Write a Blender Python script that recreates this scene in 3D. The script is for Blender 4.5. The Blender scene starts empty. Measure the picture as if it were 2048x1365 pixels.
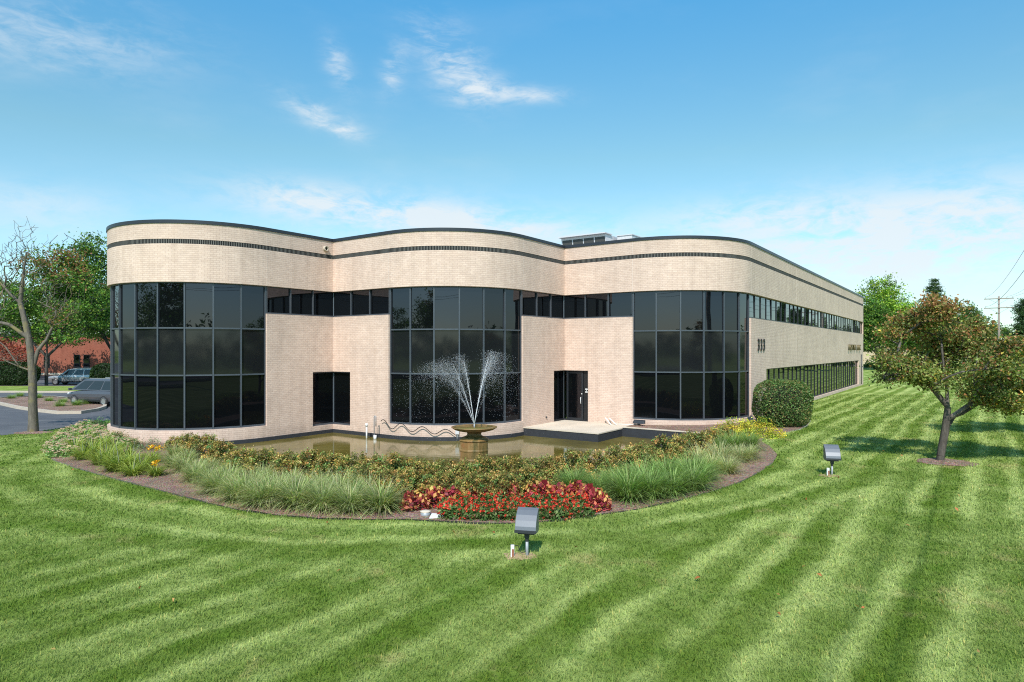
import bpy, bmesh, math, random
import numpy as np
from mathutils import Vector, Matrix
from mathutils.geometry import delaunay_2d_cdt

PI = math.pi
rnd = random.Random(11)
rng = np.random.default_rng(11)
scene = bpy.context.scene
COL = scene.collection
CAMZ = 3.45
F = 1304.0            # focal length in photo pixels (2048 wide)

# ------------------------------------------------------------------ ground
def ground_z(x, y=0.0):
    s = np.clip((np.asarray(x, float) + 5.0) / 17.0, 0, 1)
    s = s * s * (3 - 2 * s)
    return -0.32 * (1 - s)

def gp(px, py, dz=0.0):
    """ground point under a place seen in the survey photograph"""
    z = -0.2
    for _ in range(8):
        d = F * (CAMZ - z) / (py - 700.0)
        x = (px - 1024.0) / F * d
        z = float(ground_z(x)) + dz
    return Vector((x, d, z))

# ------------------------------------------------------------------ building frame
TH = math.radians(35.22)
U = Vector((math.cos(TH), -math.sin(TH))); V = Vector((math.sin(TH), math.cos(TH)))
A0 = Vector((-8.473, 30.9))
L = 3.70; R = 4.28; S = L + R; L1 = 3.55; R1 = 4.2; T = 39.9
def W(a, b, z=0.0):
    p = A0 + U * a + V * b
    return Vector((p.x, p.y, z))

# ------------------------------------------------------------------ generic helpers
def link(o, parent=None):
    COL.objects.link(o)
    if parent is not None:
        o.parent = parent
    return o

def tag(o, label=None, cat=None, group=None, kind=None):
    if label: o['label'] = label
    if cat: o['category'] = cat
    if group: o['group'] = group
    if kind: o['kind'] = kind
    return o

def thing(name, loc, label, cat, group=None, rz=0.0):
    o = bpy.data.objects.new(name, None)
    o.empty_display_size = 0.2
    o.location = loc; o.rotation_euler = (0, 0, rz)
    link(o)
    return tag(o, label, cat, group)

def copy_tree(o, parent=None):
    c = o.copy(); COL.objects.link(c)
    if parent is not None: c.parent = parent
    for ch in list(o.children):
        copy_tree(ch, c)
    return c

def mesh_np(name, verts, faces, col=None, uv=None, mat=None, parent=None, smooth=False):
    """verts (n,3); faces (m,k); col (n,3) per vertex; uv (m*k,2) per corner"""
    verts = np.asarray(verts, np.float32); faces = np.asarray(faces, np.int32)
    me = bpy.data.meshes.new(name)
    n = len(verts); m, k = faces.shape
    me.vertices.add(n); me.vertices.foreach_set('co', verts.ravel())
    me.loops.add(m * k); me.loops.foreach_set('vertex_index', faces.ravel())
    me.polygons.add(m)
    me.polygons.foreach_set('loop_start', np.arange(0, m * k, k, dtype=np.int32))
    me.polygons.foreach_set('loop_total', np.full(m, k, np.int32))
    if smooth: me.polygons.foreach_set('use_smooth', np.ones(m, bool))
    if uv is not None:
        l = me.uv_layers.new(name='UVMap'); l.data.foreach_set('uv', np.asarray(uv, np.float32).ravel())
    if col is not None:
        a = me.color_attributes.new('Col', 'FLOAT_COLOR', 'POINT')
        c4 = np.ones((n, 4), np.float32); c4[:, :3] = col
        a.data.foreach_set('color', c4.ravel())
    me.update(calc_edges=True)
    if mat: me.materials.append(mat)
    o = bpy.data.objects.new(name, me)
    link(o, parent)
    return o

class MB:
    """collects simple shapes and links them as one mesh"""
    def __init__(s): s.v = []; s.f = []; s.uv = []; s.sm = []
    def add(s, verts, faces, uvs=None, smooth=False):
        o = len(s.v); s.v += [tuple(p) for p in verts]
        for i, f in enumerate(faces):
            s.f.append([o + j for j in f]); s.sm.append(smooth)
            s.uv.append(uvs[i] if uvs else [(0, 0)] * len(f))
    def box(s, c, size, rot=None):
        h = [x / 2 for x in size]
        vs = [Vector((sx * h[0], sy * h[1], sz * h[2])) for sx in (-1, 1) for sy in (-1, 1) for sz in (-1, 1)]
        if rot is not None: vs = [rot @ v for v in vs]
        vs = [v + Vector(c) for v in vs]
        s.add(vs, [(0, 1, 3, 2), (4, 6, 7, 5), (0, 4, 5, 1), (2, 3, 7, 6), (0, 2, 6, 4), (1, 5, 7, 3)])
    def bar(s, p0, p1, w, h, up=Vector((0, 0, 1))):
        p0 = Vector(p0); p1 = Vector(p1); d = (p1 - p0); ln = d.length; d.normalize()
        x = d.cross(up)
        if x.length < 1e-4: x = d.cross(Vector((0, 1, 0)))
        x.normalize(); y = x.cross(d)
        m = Matrix((x, d, y)).transposed()
        s.box((p0 + p1) / 2, (w, ln, h), m)
    def tube(s, pts, r, n=8, caps=True):
        pts = [Vector(p) for p in pts]; N = len(pts)
        rr = r if isinstance(r, (list, tuple)) else [r] * N
        o = []; ref = None
        for i, p in enumerate(pts):
            d = (pts[min(i + 1, N - 1)] - pts[max(i - 1, 0)]).normalized()
            if ref is None:
                ref = d.orthogonal().normalized()
            ref = (ref - d * ref.dot(d))
            ref = ref.normalized() if ref.length > 1e-6 else d.orthogonal().normalized()
            b = d.cross(ref)
            for k in range(n):
                a = 2 * PI * k / n
                o.append(p + (ref * math.cos(a) + b * math.sin(a)) * rr[i])
        fs = []
        for i in range(N - 1):
            for k in range(n):
                k2 = (k + 1) % n
                fs.append((i * n + k, i * n + k2, (i + 1) * n + k2, (i + 1) * n + k))
        if caps:
            fs.append(tuple(range(n - 1, -1, -1))); fs.append(tuple((N - 1) * n + k for k in range(n)))
        s.add(o, fs, smooth=True)
    def lathe(s, prof, c, n=32, smooth=True, a0=0.0):
        o = []; N = len(prof)
        for (r, z) in prof:
            for k in range(n):
                a = a0 + 2 * PI * k / n
                o.append((c[0] + r * math.cos(a), c[1] + r * math.sin(a), c[2] + z))
        fs = []
        for i in range(N - 1):
            for k in range(n):
                k2 = (k + 1) % n
                fs.append((i * n + k, i * n + k2, (i + 1) * n + k2, (i + 1) * n + k))
        fs.append(tuple(range(n - 1, -1, -1))); fs.append(tuple((N - 1) * n + k for k in range(n)))
        s.add(o, fs, smooth=smooth)
    def prism(s, poly, z0, z1):
        n = len(poly)
        vs = [(p[0], p[1], z0) for p in poly] + [(p[0], p[1], z1) for p in poly]
        fs = [tuple(range(n - 1, -1, -1)), tuple(range(n, 2 * n))]
        for i in range(n):
            j = (i + 1) % n; fs.append((i, j, n + j, n + i))
        s.add(vs, fs)
    def build(s, name, mat, parent=None, bevel=0.0):
        me = bpy.data.meshes.new(name)
        me.from_pydata(s.v, [], s.f)
        l = me.uv_layers.new(name='UVMap')
        flat = [c for f in s.uv for uv in f for c in uv]
        l.data.foreach_set('uv', flat)
        me.polygons.foreach_set('use_smooth', s.sm)
        me.materials.append(mat)
        me.validate(); me.update()
        o = bpy.data.objects.new(name, me)
        link(o, parent)
        if bevel:
            b = o.modifiers.new('bev', 'BEVEL'); b.width = bevel; b.segments = 2; b.limit_method = 'ANGLE'
        return o

# ------------------------------------------------------------------ materials
class NT:
    def __init__(s, nt): s.t = nt
    def n(s, typ, **kw):
        x = s.t.nodes.new(typ)
        for k, v in kw.items(): setattr(x, k, v)
        return x
    def lk(s, a, b): s.t.links.new(a, b)
    def put(s, sock, v):
        if hasattr(v, 'links') or isinstance(v, bpy.types.NodeSocket): s.t.links.new(v, sock)
        else: sock.default_value = v
    def math(s, op, a, b=0.0, c=0.0, clamp=False):
        x = s.n('ShaderNodeMath', operation=op, use_clamp=clamp)
        for i, v in enumerate((a, b, c)): s.put(x.inputs[i], v)
        return x.outputs[0]
    def mix(s, f, a, b, mode='MIX'):
        x = s.n('ShaderNodeMix', data_type='RGBA', blend_type=mode)
        s.put(x.inputs[0], f)
        for i, v in ((6, a), (7, b)):
            s.put(x.inputs[i], v if isinstance(v, bpy.types.NodeSocket) else (*v, 1.0) if len(v) == 3 else v)
        return x.outputs[2]
    def noise(s, vec, scale, detail=3.0, rough=0.55, dist=0.0):
        x = s.n('ShaderNodeTexNoise'); s.put(x.inputs['Vector'], vec)
        x.inputs['Scale'].default_value = scale; x.inputs['Detail'].default_value = detail
        x.inputs['Roughness'].default_value = rough; x.inputs['Distortion'].default_value = dist
        return x.outputs[0]
    def ramp(s, f, stops):
        x = s.n('ShaderNodeValToRGB'); s.put(x.inputs[0], f)
        e = x.color_ramp.elements
        while len(e) < len(stops): e.new(0.5)
        for i, (p, c) in enumerate(stops):
            e[i].position = p; e[i].color = (*c, 1) if len(c) == 3 else c
        return x.outputs[0]
    def smooth(s, v, lo, hi):
        x = s.n('ShaderNodeMapRange', interpolation_type='SMOOTHSTEP')
        s.put(x.inputs[0], v); x.inputs[1].default_value = lo; x.inputs[2].default_value = hi
        return x.outputs[0]
    def bump(s, h, strength=0.3, dist=0.02):
        x = s.n('ShaderNodeBump'); s.put(x.inputs['Height'], h)
        x.inputs['Strength'].default_value = strength; x.inputs['Distance'].default_value = dist
        return x.outputs[0]

def new_mat(name):
    m = bpy.data.materials.new(name); m.use_nodes = True
    t = NT(m.node_tree)
    b = m.node_tree.nodes['Principled BSDF']
    return m, t, b

def simple(name, col, rough=0.5, metal=0.0, var=0.12, scale=6.0, spec=0.5, bump=0.0):
    m, t, b = new_mat(name)
    g = t.n('ShaderNodeTexCoord').outputs['Object']
    n = t.noise(g, scale, 4.0)
    c = t.mix(n, tuple(max(0, x * (1 - var)) for x in col), tuple(min(1, x * (1 + var)) for x in col))
    t.lk(c, b.inputs['Base Color'])
    b.inputs['Roughness'].default_value = rough; b.inputs['Metallic'].default_value = metal
    b.inputs['Specular IOR Level'].default_value = spec
    if bump: t.lk(t.bump(t.noise(g, scale * 6, 4.0), bump, 0.02), b.inputs['Normal'])
    return m

def brick_mat(name, c1, c2, mortar, bw, bh, ms=0.012, scale_noise=1.2, soldier=False, bump=0.35):
    m, t, b = new_mat(name)
    uv = t.n('ShaderNodeTexCoord').outputs['UV']
    br = t.n('ShaderNodeTexBrick'); t.lk(uv, br.inputs['Vector'])
    br.offset = 0.0 if soldier else 0.5
    br.inputs['Scale'].default_value = 1.0
    br.inputs['Color1'].default_value = (*c1, 1); br.inputs['Color2'].default_value = (*c2, 1)
    br.inputs['Mortar'].default_value = (*mortar, 1)
    br.inputs['Mortar Size'].default_value = ms; br.inputs['Mortar Smooth'].default_value = 0.1
    br.inputs['Brick Width'].default_value = bw; br.inputs['Row Height'].default_value = bh
    big = t.noise(uv, 0.55, 4.0, 0.6); mid = t.noise(uv, scale_noise * 3, 3.0)
    mp = t.n('ShaderNodeMapping'); mp.inputs['Scale'].default_value = (2.2, 0.16, 1)
    t.lk(uv, mp.inputs[0]); streak = t.noise(mp.outputs[0], 1.0, 4.0, 0.6)
    c = t.mix(1.0, br.outputs['Color'], t.ramp(big, [(0.3, (0.9, 0.9, 0.9)), (0.7, (1.06, 1.05, 1.04))]), 'MULTIPLY')
    c = t.mix(1.0, c, t.ramp(mid, [(0.3, (0.94, 0.93, 0.93)), (0.7, (1.05, 1.05, 1.05))]), 'MULTIPLY')
    c = t.mix(1.0, c, t.ramp(streak, [(0.3, (0.88, 0.87, 0.86)), (0.55, (1, 1, 1))]), 'MULTIPLY')
    su = t.n('ShaderNodeSeparateXYZ'); t.lk(uv, su.inputs[0])
    top = t.math('MULTIPLY', t.smooth(su.outputs[1], 7.6, 8.6), t.smooth(streak, .40, .62))
    low = t.math('MULTIPLY', t.math('SUBTRACT', 1.0, t.smooth(su.outputs[1], -.35, .35)), t.smooth(mid, .35, .6))
    cop = t.math('MULTIPLY', t.math('MULTIPLY', t.smooth(su.outputs[1], 4.2, 5.0), t.math('SUBTRACT', 1.0, t.smooth(su.outputs[1], 5.0, 5.02))), t.smooth(streak, .45, .6))
    dirt = t.math('ADD', t.math('MULTIPLY', top, .16), t.math('ADD', t.math('MULTIPLY', low, .32), t.math('MULTIPLY', cop, .16)), clamp=True)
    c = t.mix(dirt, c, (.20, .15, .115))
    t.lk(c, b.inputs['Base Color']); b.inputs['Roughness'].default_value = 0.85
    b.inputs['Specular IOR Level'].default_value = 0.25
    h = t.math('ADD', t.math('MULTIPLY', br.outputs['Fac'], -1.0), t.math('MULTIPLY', mid, 0.4))
    t.lk(t.bump(h, bump, 0.012), b.inputs['Normal'])
    return m

def foliage_mat(name, trans=0.35, rough=0.55, gain=1.0, spec=0.3):
    m, t, b = new_mat(name)
    a = t.n('ShaderNodeVertexColor'); a.layer_name = 'Col'
    g = t.n('ShaderNodeNewGeometry')
    n = t.noise(g.outputs['Position'], 2.3, 2.0)
    c = t.mix(1.0, a.outputs[0], t.ramp(n, [(0.25, (0.78 * gain, 0.78 * gain, 0.8 * gain)), (0.75, (1.2 * gain, 1.2 * gain, 1.12 * gain))]), 'MULTIPLY')
    t.lk(c, b.inputs['Base Color']); b.inputs['Roughness'].default_value = rough
    b.inputs['Specular IOR Level'].default_value = spec
    tr = t.n('ShaderNodeBsdfTranslucent'); t.lk(t.mix(1.0, c, (1.1, 1.15, 0.6), 'MULTIPLY'), tr.inputs[0])
    ms = t.n('ShaderNodeMixShader'); ms.inputs[0].default_value = trans
    t.lk(b.outputs[0], ms.inputs[1]); t.lk(tr.outputs[0], ms.inputs[2])
    out = m.node_tree.nodes['Material Output']; t.lk(ms.outputs[0], out.inputs[0])
    return m

def lawn_color(t):
    """mown stripes along the building and round the bed, with dry patches"""
    g = t.n('ShaderNodeNewGeometry').outputs['Position']
    sx = t.n('ShaderNodeSeparateXYZ'); t.lk(g, sx.inputs[0])
    x, y = sx.outputs[0], sx.outputs[1]
    wob = t.noise(g, 0.15, 2.0); wob2 = t.noise(g, 1.9, 3.0, 0.6)
    u = t.math('ADD', t.math('MULTIPLY', x, math.cos(TH + 0.02)), t.math('MULTIPLY', y, -math.sin(TH + 0.02)))
    u = t.math('ADD', u, t.math('MULTIPLY', wob, 1.0)); u = t.math('ADD', u, t.math('MULTIPLY', wob2, 0.3))
    dx = t.math('SUBTRACT', x, -2.3); dy = t.math('SUBTRACT', y, 28.0)
    r = t.math('SQRT', t.math('ADD', t.math('MULTIPLY', dx, dx), t.math('MULTIPLY', dy, dy)))
    rr = t.math('ADD', t.math('ADD', r, t.math('MULTIPLY', wob, 2.2)), t.math('MULTIPLY', wob2, 0.5))
    near = t.math('MULTIPLY', t.math('SUBTRACT', 1.0, t.smooth(r, 15.0, 17.6)), t.math('SUBTRACT', 1.0, t.smooth(x, 7.0, 12.0)))
    def stripes(q, per):
        ph = t.math('MULTIPLY', q, 2 * PI / per)
        line = t.math('POWER', t.math('ADD', t.math('MULTIPLY', t.math('SINE', t.math('MULTIPLY', ph, 2.0)), 0.5), 0.5), 2.6)   # pale overlap lines
        side = t.math('SINE', ph)
        return t.math('ADD', t.math('MULTIPLY', line, 1.4), t.math('MULTIPLY', side, 0.34))
    mixv = t.n('ShaderNodeMix', data_type='FLOAT'); t.put(mixv.inputs[0], near); t.put(mixv.inputs[2], stripes(u, 1.8)); t.put(mixv.inputs[3], stripes(rr, 2.5))
    amp = t.math('ADD', 0.72, t.math('MULTIPLY', t.smooth(x, -3.0, 5.0), 0.48))
    amp = t.math('MAXIMUM', amp, t.math('MULTIPLY', near, .95))
    amp = t.math('MULTIPLY', amp, t.math('ADD', 0.18, t.math('MULTIPLY', t.smooth(t.noise(g, 0.3, 4.0, .65), .36, .6), 0.85)))
    st = t.math('MULTIPLY', mixv.outputs[0], amp)
    st = t.math('ADD', st, t.math('MULTIPLY', t.math('SUBTRACT', t.noise(g, 0.8, 5.0, 0.68), 0.5), 2.6))
    f = t.smooth(st, -0.6, 1.5)
    c = t.mix(f, LAWN_DARK, LAWN_LIGHT)  # light off differently leaning blades is put into the colour as stripes
    dry = t.smooth(t.noise(g, 0.5, 6.0, 0.72), 0.56, 0.70)
    c = t.mix(t.math('MULTIPLY', dry, 0.6), c, LAWN_DRY)
    lush = t.smooth(t.noise(g, 1.3, 4.0, 0.7), 0.54, 0.68)
    c = t.mix(t.math('MULTIPLY', lush, 0.35), c, (.12, .27, .02))
    fine = t.noise(g, 9.0, 4.0, 0.7)
    c = t.mix(1.0, c, t.ramp(fine, [(0.3, (0.78, 0.8, 0.77)), (0.7, (1.18, 1.16, 1.16))]), 'MULTIPLY')
    return c, g

LAWN_DARK = (0.18, 0.285, 0.034); LAWN_LIGHT = (0.54, 0.635, 0.205); LAWN_DRY = (0.68, 0.55, 0.25)

def mk_lawn():
    m, t, b = new_mat('lawn_ground')
    c, g = lawn_color(t)
    c = t.mix(1.0, c, (0.80, 0.80, 0.78), 'MULTIPLY')
    t.lk(c, b.inputs['Base Color']); b.inputs['Roughness'].default_value = 0.9; b.inputs['Specular IOR Level'].default_value = 0.1
    t.lk(t.bump(t.noise(g, 30.0, 5.0, 0.75), 0.8, 0.05), b.inputs['Normal'])
    return m
def mk_blade():
    m, t, b = new_mat('lawn_blade')
    c, g = lawn_color(t)
    a = t.n('ShaderNodeVertexColor'); a.layer_name = 'Col'
    c = t.mix(1.0, c, a.outputs[0], 'MULTIPLY')
    t.lk(c, b.inputs['Base Color']); b.inputs['Roughness'].default_value = 0.6; b.inputs['Specular IOR Level'].default_value = 0.2
    tr = t.n('ShaderNodeBsdfTranslucent'); t.lk(c, tr.inputs[0])
    ms = t.n('ShaderNodeMixShader'); ms.inputs[0].default_value = 0.5
    t.lk(b.outputs[0], ms.inputs[1]); t.lk(tr.outputs[0], ms.inputs[2])
    t.lk(ms.outputs[0], m.node_tree.nodes['Material Output'].inputs[0])
    return m

def mk_mulch():
    m, t, b = new_mat('mulch')
    g = t.n('ShaderNodeNewGeometry').outputs['Position']
    v = t.n('ShaderNodeTexVoronoi'); t.lk(g, v.inputs['Vector']); v.inputs['Scale'].default_value = 26.0
    n = t.noise(g, 14.0, 5.0, 0.75); n2 = t.noise(g, 0.8, 3.0)
    c = t.ramp(n, [(0.28, (0.10, 0.056, 0.04)), (0.5, (0.30, 0.19, 0.135)), (0.72, (0.56, 0.42, 0.33))])
    c = t.mix(0.45, c, v.outputs['Color'], 'SOFT_LIGHT')
    c = t.mix(1.0, c, t.ramp(n2, [(0.35, (0.9, 0.85, 0.8)), (0.65, (1.25, 1.22, 1.2))]), 'MULTIPLY')
    t.lk(c, b.inputs['Base Color']); b.inputs['Roughness'].default_value = 0.95
    t.lk(t.bump(t.math('ADD', n, v.outputs['Distance']), 1.0, 0.05), b.inputs['Normal'])
    return m

def mk_asphalt():
    m, t, b = new_mat('asphalt')
    g = t.n('ShaderNodeNewGeometry').outputs['Position']
    n = t.noise(g, 0.35, 5.0, 0.65); n2 = t.noise(g, 40.0, 3.0)
    mp = t.n('ShaderNodeMapping'); mp.inputs['Scale'].default_value = (0.25, 1.6, 1); mp.inputs['Rotation'].default_value = (0, 0, 0.2)
    t.lk(g, mp.inputs[0]); n3 = t.noise(mp.outputs[0], 1.2, 5.0, 0.7)
    c = t.ramp(n, [(0.3, (0.075, 0.077, 0.085)), (0.7, (0.125, 0.125, 0.13))])
    c = t.mix(1.0, c, t.ramp(n2, [(0.3, (0.7, 0.7, 0.7)), (0.7, (1.3, 1.3, 1.3))]), 'MULTIPLY')
    c = t.mix(t.math('MULTIPLY', t.smooth(n3, 0.56, 0.66), 0.45), c, (0.25, 0.24, 0.23))
    t.lk(c, b.inputs['Base Color']); b.inputs['Roughness'].default_value = 0.85
    return m

def mk_glass(ior=1.62):
    m, t, b = new_mat('dark_tinted_glass')
    g = t.n('ShaderNodeNewGeometry').outputs['Position']
    n = t.noise(g, 0.55, 1.5)
    b.inputs['Base Color'].default_value = (0.0035, 0.0042, 0.005, 1)
    b.inputs['Roughness'].default_value = 0.012; b.inputs['IOR'].default_value = ior
    b.inputs['Specular Tint'].default_value = (.90, .91, 1.08, 1)
    t.lk(t.bump(n, 0.2, 0.02), b.inputs['Normal'])
    return m
def mk_spandrel():
    m, t, b = new_mat('spandrel_glass')
    g = t.n('ShaderNodeNewGeometry').outputs['Position']
    n = t.noise(g, 0.55, 1.5)
    t.lk(t.mix(t.noise(g, 1.3, 3.0), (0.009, 0.0105, 0.012), (0.014, 0.0155, 0.017)), b.inputs['Base Color'])
    b.inputs['Roughness'].default_value = 0.05; b.inputs['IOR'].default_value = 1.45
    t.lk(t.bump(n, 0.12, 0.02), b.inputs['Normal'])
    return m
def mk_water():
    m, t, b = new_mat('pool_water')
    g = t.n('ShaderNodeNewGeometry').outputs['Position']
    n = t.noise(g, 0.5, 4.0, 0.6)
    c = t.ramp(n, [(0.3, (0.085, 0.068, 0.010)), (0.5, (0.155, 0.122, 0.022)), (0.72, (0.22, 0.175, 0.05))])
    t.lk(c, b.inputs['Base Color']); b.inputs['Roughness'].default_value = 0.04; b.inputs['IOR'].default_value = 1.33
    mp = t.n('ShaderNodeMapping'); mp.inputs['Scale'].default_value = (1.0, 2.6, 1); t.lk(g, mp.inputs[0])
    sx = t.n('ShaderNodeSeparateXYZ'); t.lk(g, sx.inputs[0])
    ddx = t.math('SUBTRACT', sx.outputs[0], -1.2); ddy = t.math('SUBTRACT', sx.outputs[1], 21.0)
    rad = t.math('SQRT', t.math('ADD', t.math('MULTIPLY', ddx, ddx), t.math('MULTIPLY', ddy, ddy)))
    ring = t.math('MULTIPLY', t.math('SINE', t.math('ADD', t.math('MULTIPLY', rad, 17.0), t.math('MULTIPLY', t.noise(g, 1.5, 2.0), 9.0))), t.math('EXPONENT', t.math('MULTIPLY', rad, -.28)))
    h = t.math('ADD', t.noise(mp.outputs[0], 3.0, 3.0, 0.6), t.math('MULTIPLY', ring, .35))
    t.lk(t.bump(h, 0.13, 0.02), b.inputs['Normal'])
    return m
def mk_bark(name, c1, c2, c3):
    m, t, b = new_mat(name)
    g = t.n('ShaderNodeTexCoord').outputs['Object']
    mp = t.n('ShaderNodeMapping'); mp.inputs['Scale'].default_value = (9, 9, 2.2); t.lk(g, mp.inputs[0])
    n = t.noise(mp.outputs[0], 1.0, 5.0, 0.7); n2 = t.noise(g, 1.6, 4.0, 0.65)
    c = t.ramp(n, [(0.3, c1), (0.65, c2)])
    c = t.mix(t.smooth(n2, 0.5, 0.66), c, c3)
    t.lk(c, b.inputs['Base Color']); b.inputs['Roughness'].default_value = 0.9
    t.lk(t.bump(n, 0.7, 0.05), b.inputs['Normal'])
    return m
def mk_stone():
    m, t, b = new_mat('stained_fountain_stone')
    g = t.n('ShaderNodeTexCoord').outputs['Object']
    n = t.noise(g, 2.2, 5.0, 0.65)
    mp = t.n('ShaderNodeMapping'); mp.inputs['Scale'].default_value = (7, 7, 0.7); t.lk(g, mp.inputs[0])
    s = t.noise(mp.outputs[0], 1.0, 4.0, 0.6)
    c = t.ramp(n, [(0.3, (0.13, 0.085, 0.025)), (0.5, (0.26, 0.16, 0.055)), (0.7, (0.3, 0.13, 0.045))])
    c = t.mix(t.smooth(s, 0.45, 0.7), c, (0.09, 0.075, 0.02))
    t.lk(c, b.inputs['Base Color']); b.inputs['Roughness'].default_value = 0.45
    t.lk(t.bump(t.noise(g, 18.0, 4.0), 0.3, 0.02), b.inputs['Normal'])
    return m

M = {}
M['brick'] = brick_mat('tan_brick', (0.685, 0.515, 0.415), (0.75, 0.575, 0.47), (0.56, 0.415, 0.335), 0.225, 0.0815, 0.0068)
M['band'] = brick_mat('black_soldier_brick', (0.010, 0.011, 0.012), (0.018, 0.019, 0.02), (0.30, 0.29, 0.26), 0.068, 0.5, 0.007, soldier=True)
M['redbrick'] = brick_mat('red_brick', (0.30, 0.085, 0.05), (0.36, 0.115, 0.07), (0.25, 0.12, 0.085), 0.3, 0.1, 0.012)
M['coping'] = simple('dark_coping_metal', (0.032, 0.036, 0.045), 0.4, 0.2)
M['frame'] = simple('grey_aluminium_frame', (0.085, 0.098, 0.115), 0.4, 0.3, 0.15)
M['dframe'] = simple('dark_bronze_frame', (0.03, 0.034, 0.04), 0.4, 0.3, 0.15)
M['glass'] = mk_glass(); M['lowglass'] = mk_glass(1.32); M['spandrel'] = mk_spandrel(); M['water'] = mk_water()
M['roof'] = simple('roof_membrane', (0.3, 0.3, 0.3), 0.9)
M['joint'] = simple('light_sealant', (0.70, 0.6, 0.53), 0.8)
M['concrete'] = simple('pale_concrete', (0.62, 0.53, 0.42), 0.85, var=0.25, scale=0.9, bump=0.15)
M['curb'] = simple('curb_concrete', (0.5, 0.42, 0.33), 0.85, var=0.15, scale=2)
M['blackwall'] = simple('black_waterproofing', (0.028, 0.030, 0.036), 0.7, var=0.4, scale=9, bump=0.25)
M['lawn'] = mk_lawn(); M['blade'] = mk_blade(); M['mulch'] = mk_mulch(); M['asphalt'] = mk_asphalt()
M['leaf'] = foliage_mat('leaf', 0.38, gain=1.8)
M['shrubleaf'] = foliage_mat('shrub_leaf', 0.33, gain=1.7)
M['grassblade'] = foliage_mat('ornamental_blade', 0.42, 0.5, gain=1.75)
M['petal'] = foliage_mat('petal', 0.3, 0.5, gain=1.25)
M['bark_pale'] = mk_bark('pale_lichen_bark', (0.085, 0.072, 0.055), (0.19, 0.165, 0.13), (0.215, 0.18, 0.08))
M['bark_dark'] = mk_bark('dark_bark', (0.045, 0.036, 0.03), (0.13, 0.108, 0.088), (0.2, 0.175, 0.15))
M['bark_far'] = mk_bark('far_bark', (0.04, 0.032, 0.026), (0.10, 0.082, 0.066), (0.13, 0.11, 0.09))
M['stone'] = mk_stone()
M['basinwater'] = simple('basin_water', (0.16, 0.13, 0.03), 0.08, var=0.3, scale=4)
M['spray'] = simple('white_water', (0.9, 0.92, 0.95), 0.25, var=0.02)
M['lampgrey'] = simple('grey_lamp_metal', (0.155, 0.165, 0.185), 0.42, 0.15, 0.08)
M['lampdark'] = simple('dark_lamp_metal', (0.045, 0.048, 0.055), 0.45, 0.2)
M['galv'] = simple('galvanised_steel', (0.36, 0.38, 0.4), 0.5, 0.3)
M['white'] = simple('white_paint', (0.75, 0.75, 0.73), 0.5)
M['black'] = simple('black_rubber', (0.012, 0.012, 0.013), 0.5)
M['gold'] = simple('brass_letter', (0.19, 0.155, 0.085), 0.4, 0.5)
M['rust'] = simple('rust_label', (0.28, 0.09, 0.05), 0.6)
M['hvac'] = simple('hvac_metal', (0.6, 0.58, 0.58), 0.5)
M['coil'] = simple('hvac_coil', (0.06, 0.06, 0.055), 0.7, var=0.4, scale=20)
M['pole'] = simple('weathered_pole', (0.3, 0.25, 0.21), 0.85, scale=3)
M['suv'] = simple('silver_grey_paint', (0.36, 0.36, 0.365), 0.25, 0.4, 0.03)
M['van'] = simple('dark_grey_paint', (0.12, 0.125, 0.14), 0.22, 0.4, 0.03)
M['carglass'] = simple('car_glass', (0.02, 0.026, 0.03), 0.05)
M['tyre'] = simple('tyre', (0.015, 0.015, 0.015), 0.8)
M['rim'] = simple('alloy', (0.5, 0.5, 0.52), 0.3, 0.7)
M['redlamp'] = simple('red_lamp', (0.35, 0.02, 0.015), 0.2)
M['beige'] = simple('beige_render', (0.55, 0.45, 0.32), 0.85)
M['dirt'] = simple('dry_soil', (0.42, 0.29, 0.16), 0.95, var=0.3, scale=14)

# ------------------------------------------------------------------ building outline
class Path:
    def __init__(s): s.p = []; s.key = {}
    def add(s, a, b, key=None):
        if s.p and math.hypot(s.p[-1][0] - a, s.p[-1][1] - b) < 1e-6:
            if key: s.key[key] = len(s.p) - 1
            return
        s.p.append((a, b))
        if key: s.key[key] = len(s.p) - 1
    def arc(s, ca, cb, r, d0, d1, n, k0=None, k1=None):
        for i in range(n + 1):
            t = math.radians(d0 + (d1 - d0) * i / n)
            s.add(ca + r * math.cos(t), cb + r * math.sin(t), k0 if i == 0 else k1 if i == n else None)
    def finish(s):
        n = len(s.p); s.m = []; s.s = [0.0]
        for i in range(n):
            def nn(j):
                a = s.p[j % n]; b = s.p[(j + 1) % n]
                dx, dy = b[0] - a[0], b[1] - a[1]; l = math.hypot(dx, dy)
                return dy / l, -dx / l
            n1 = nn(i - 1); n2 = nn(i)
            k = 1 + n1[0] * n2[0] + n1[1] * n2[1]
            s.m.append(((n1[0] + n2[0]) / k, (n1[1] + n2[1]) / k))
        for i in range(1, n):
            s.s.append(s.s[-1] + math.hypot(s.p[i][0] - s.p[i - 1][0], s.p[i][1] - s.p[i - 1][1]))
    def pt(s, i, off, z):
        return W(s.p[i][0] + s.m[i][0] * off, s.p[i][1] + s.m[i][1] * off, z)

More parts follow.
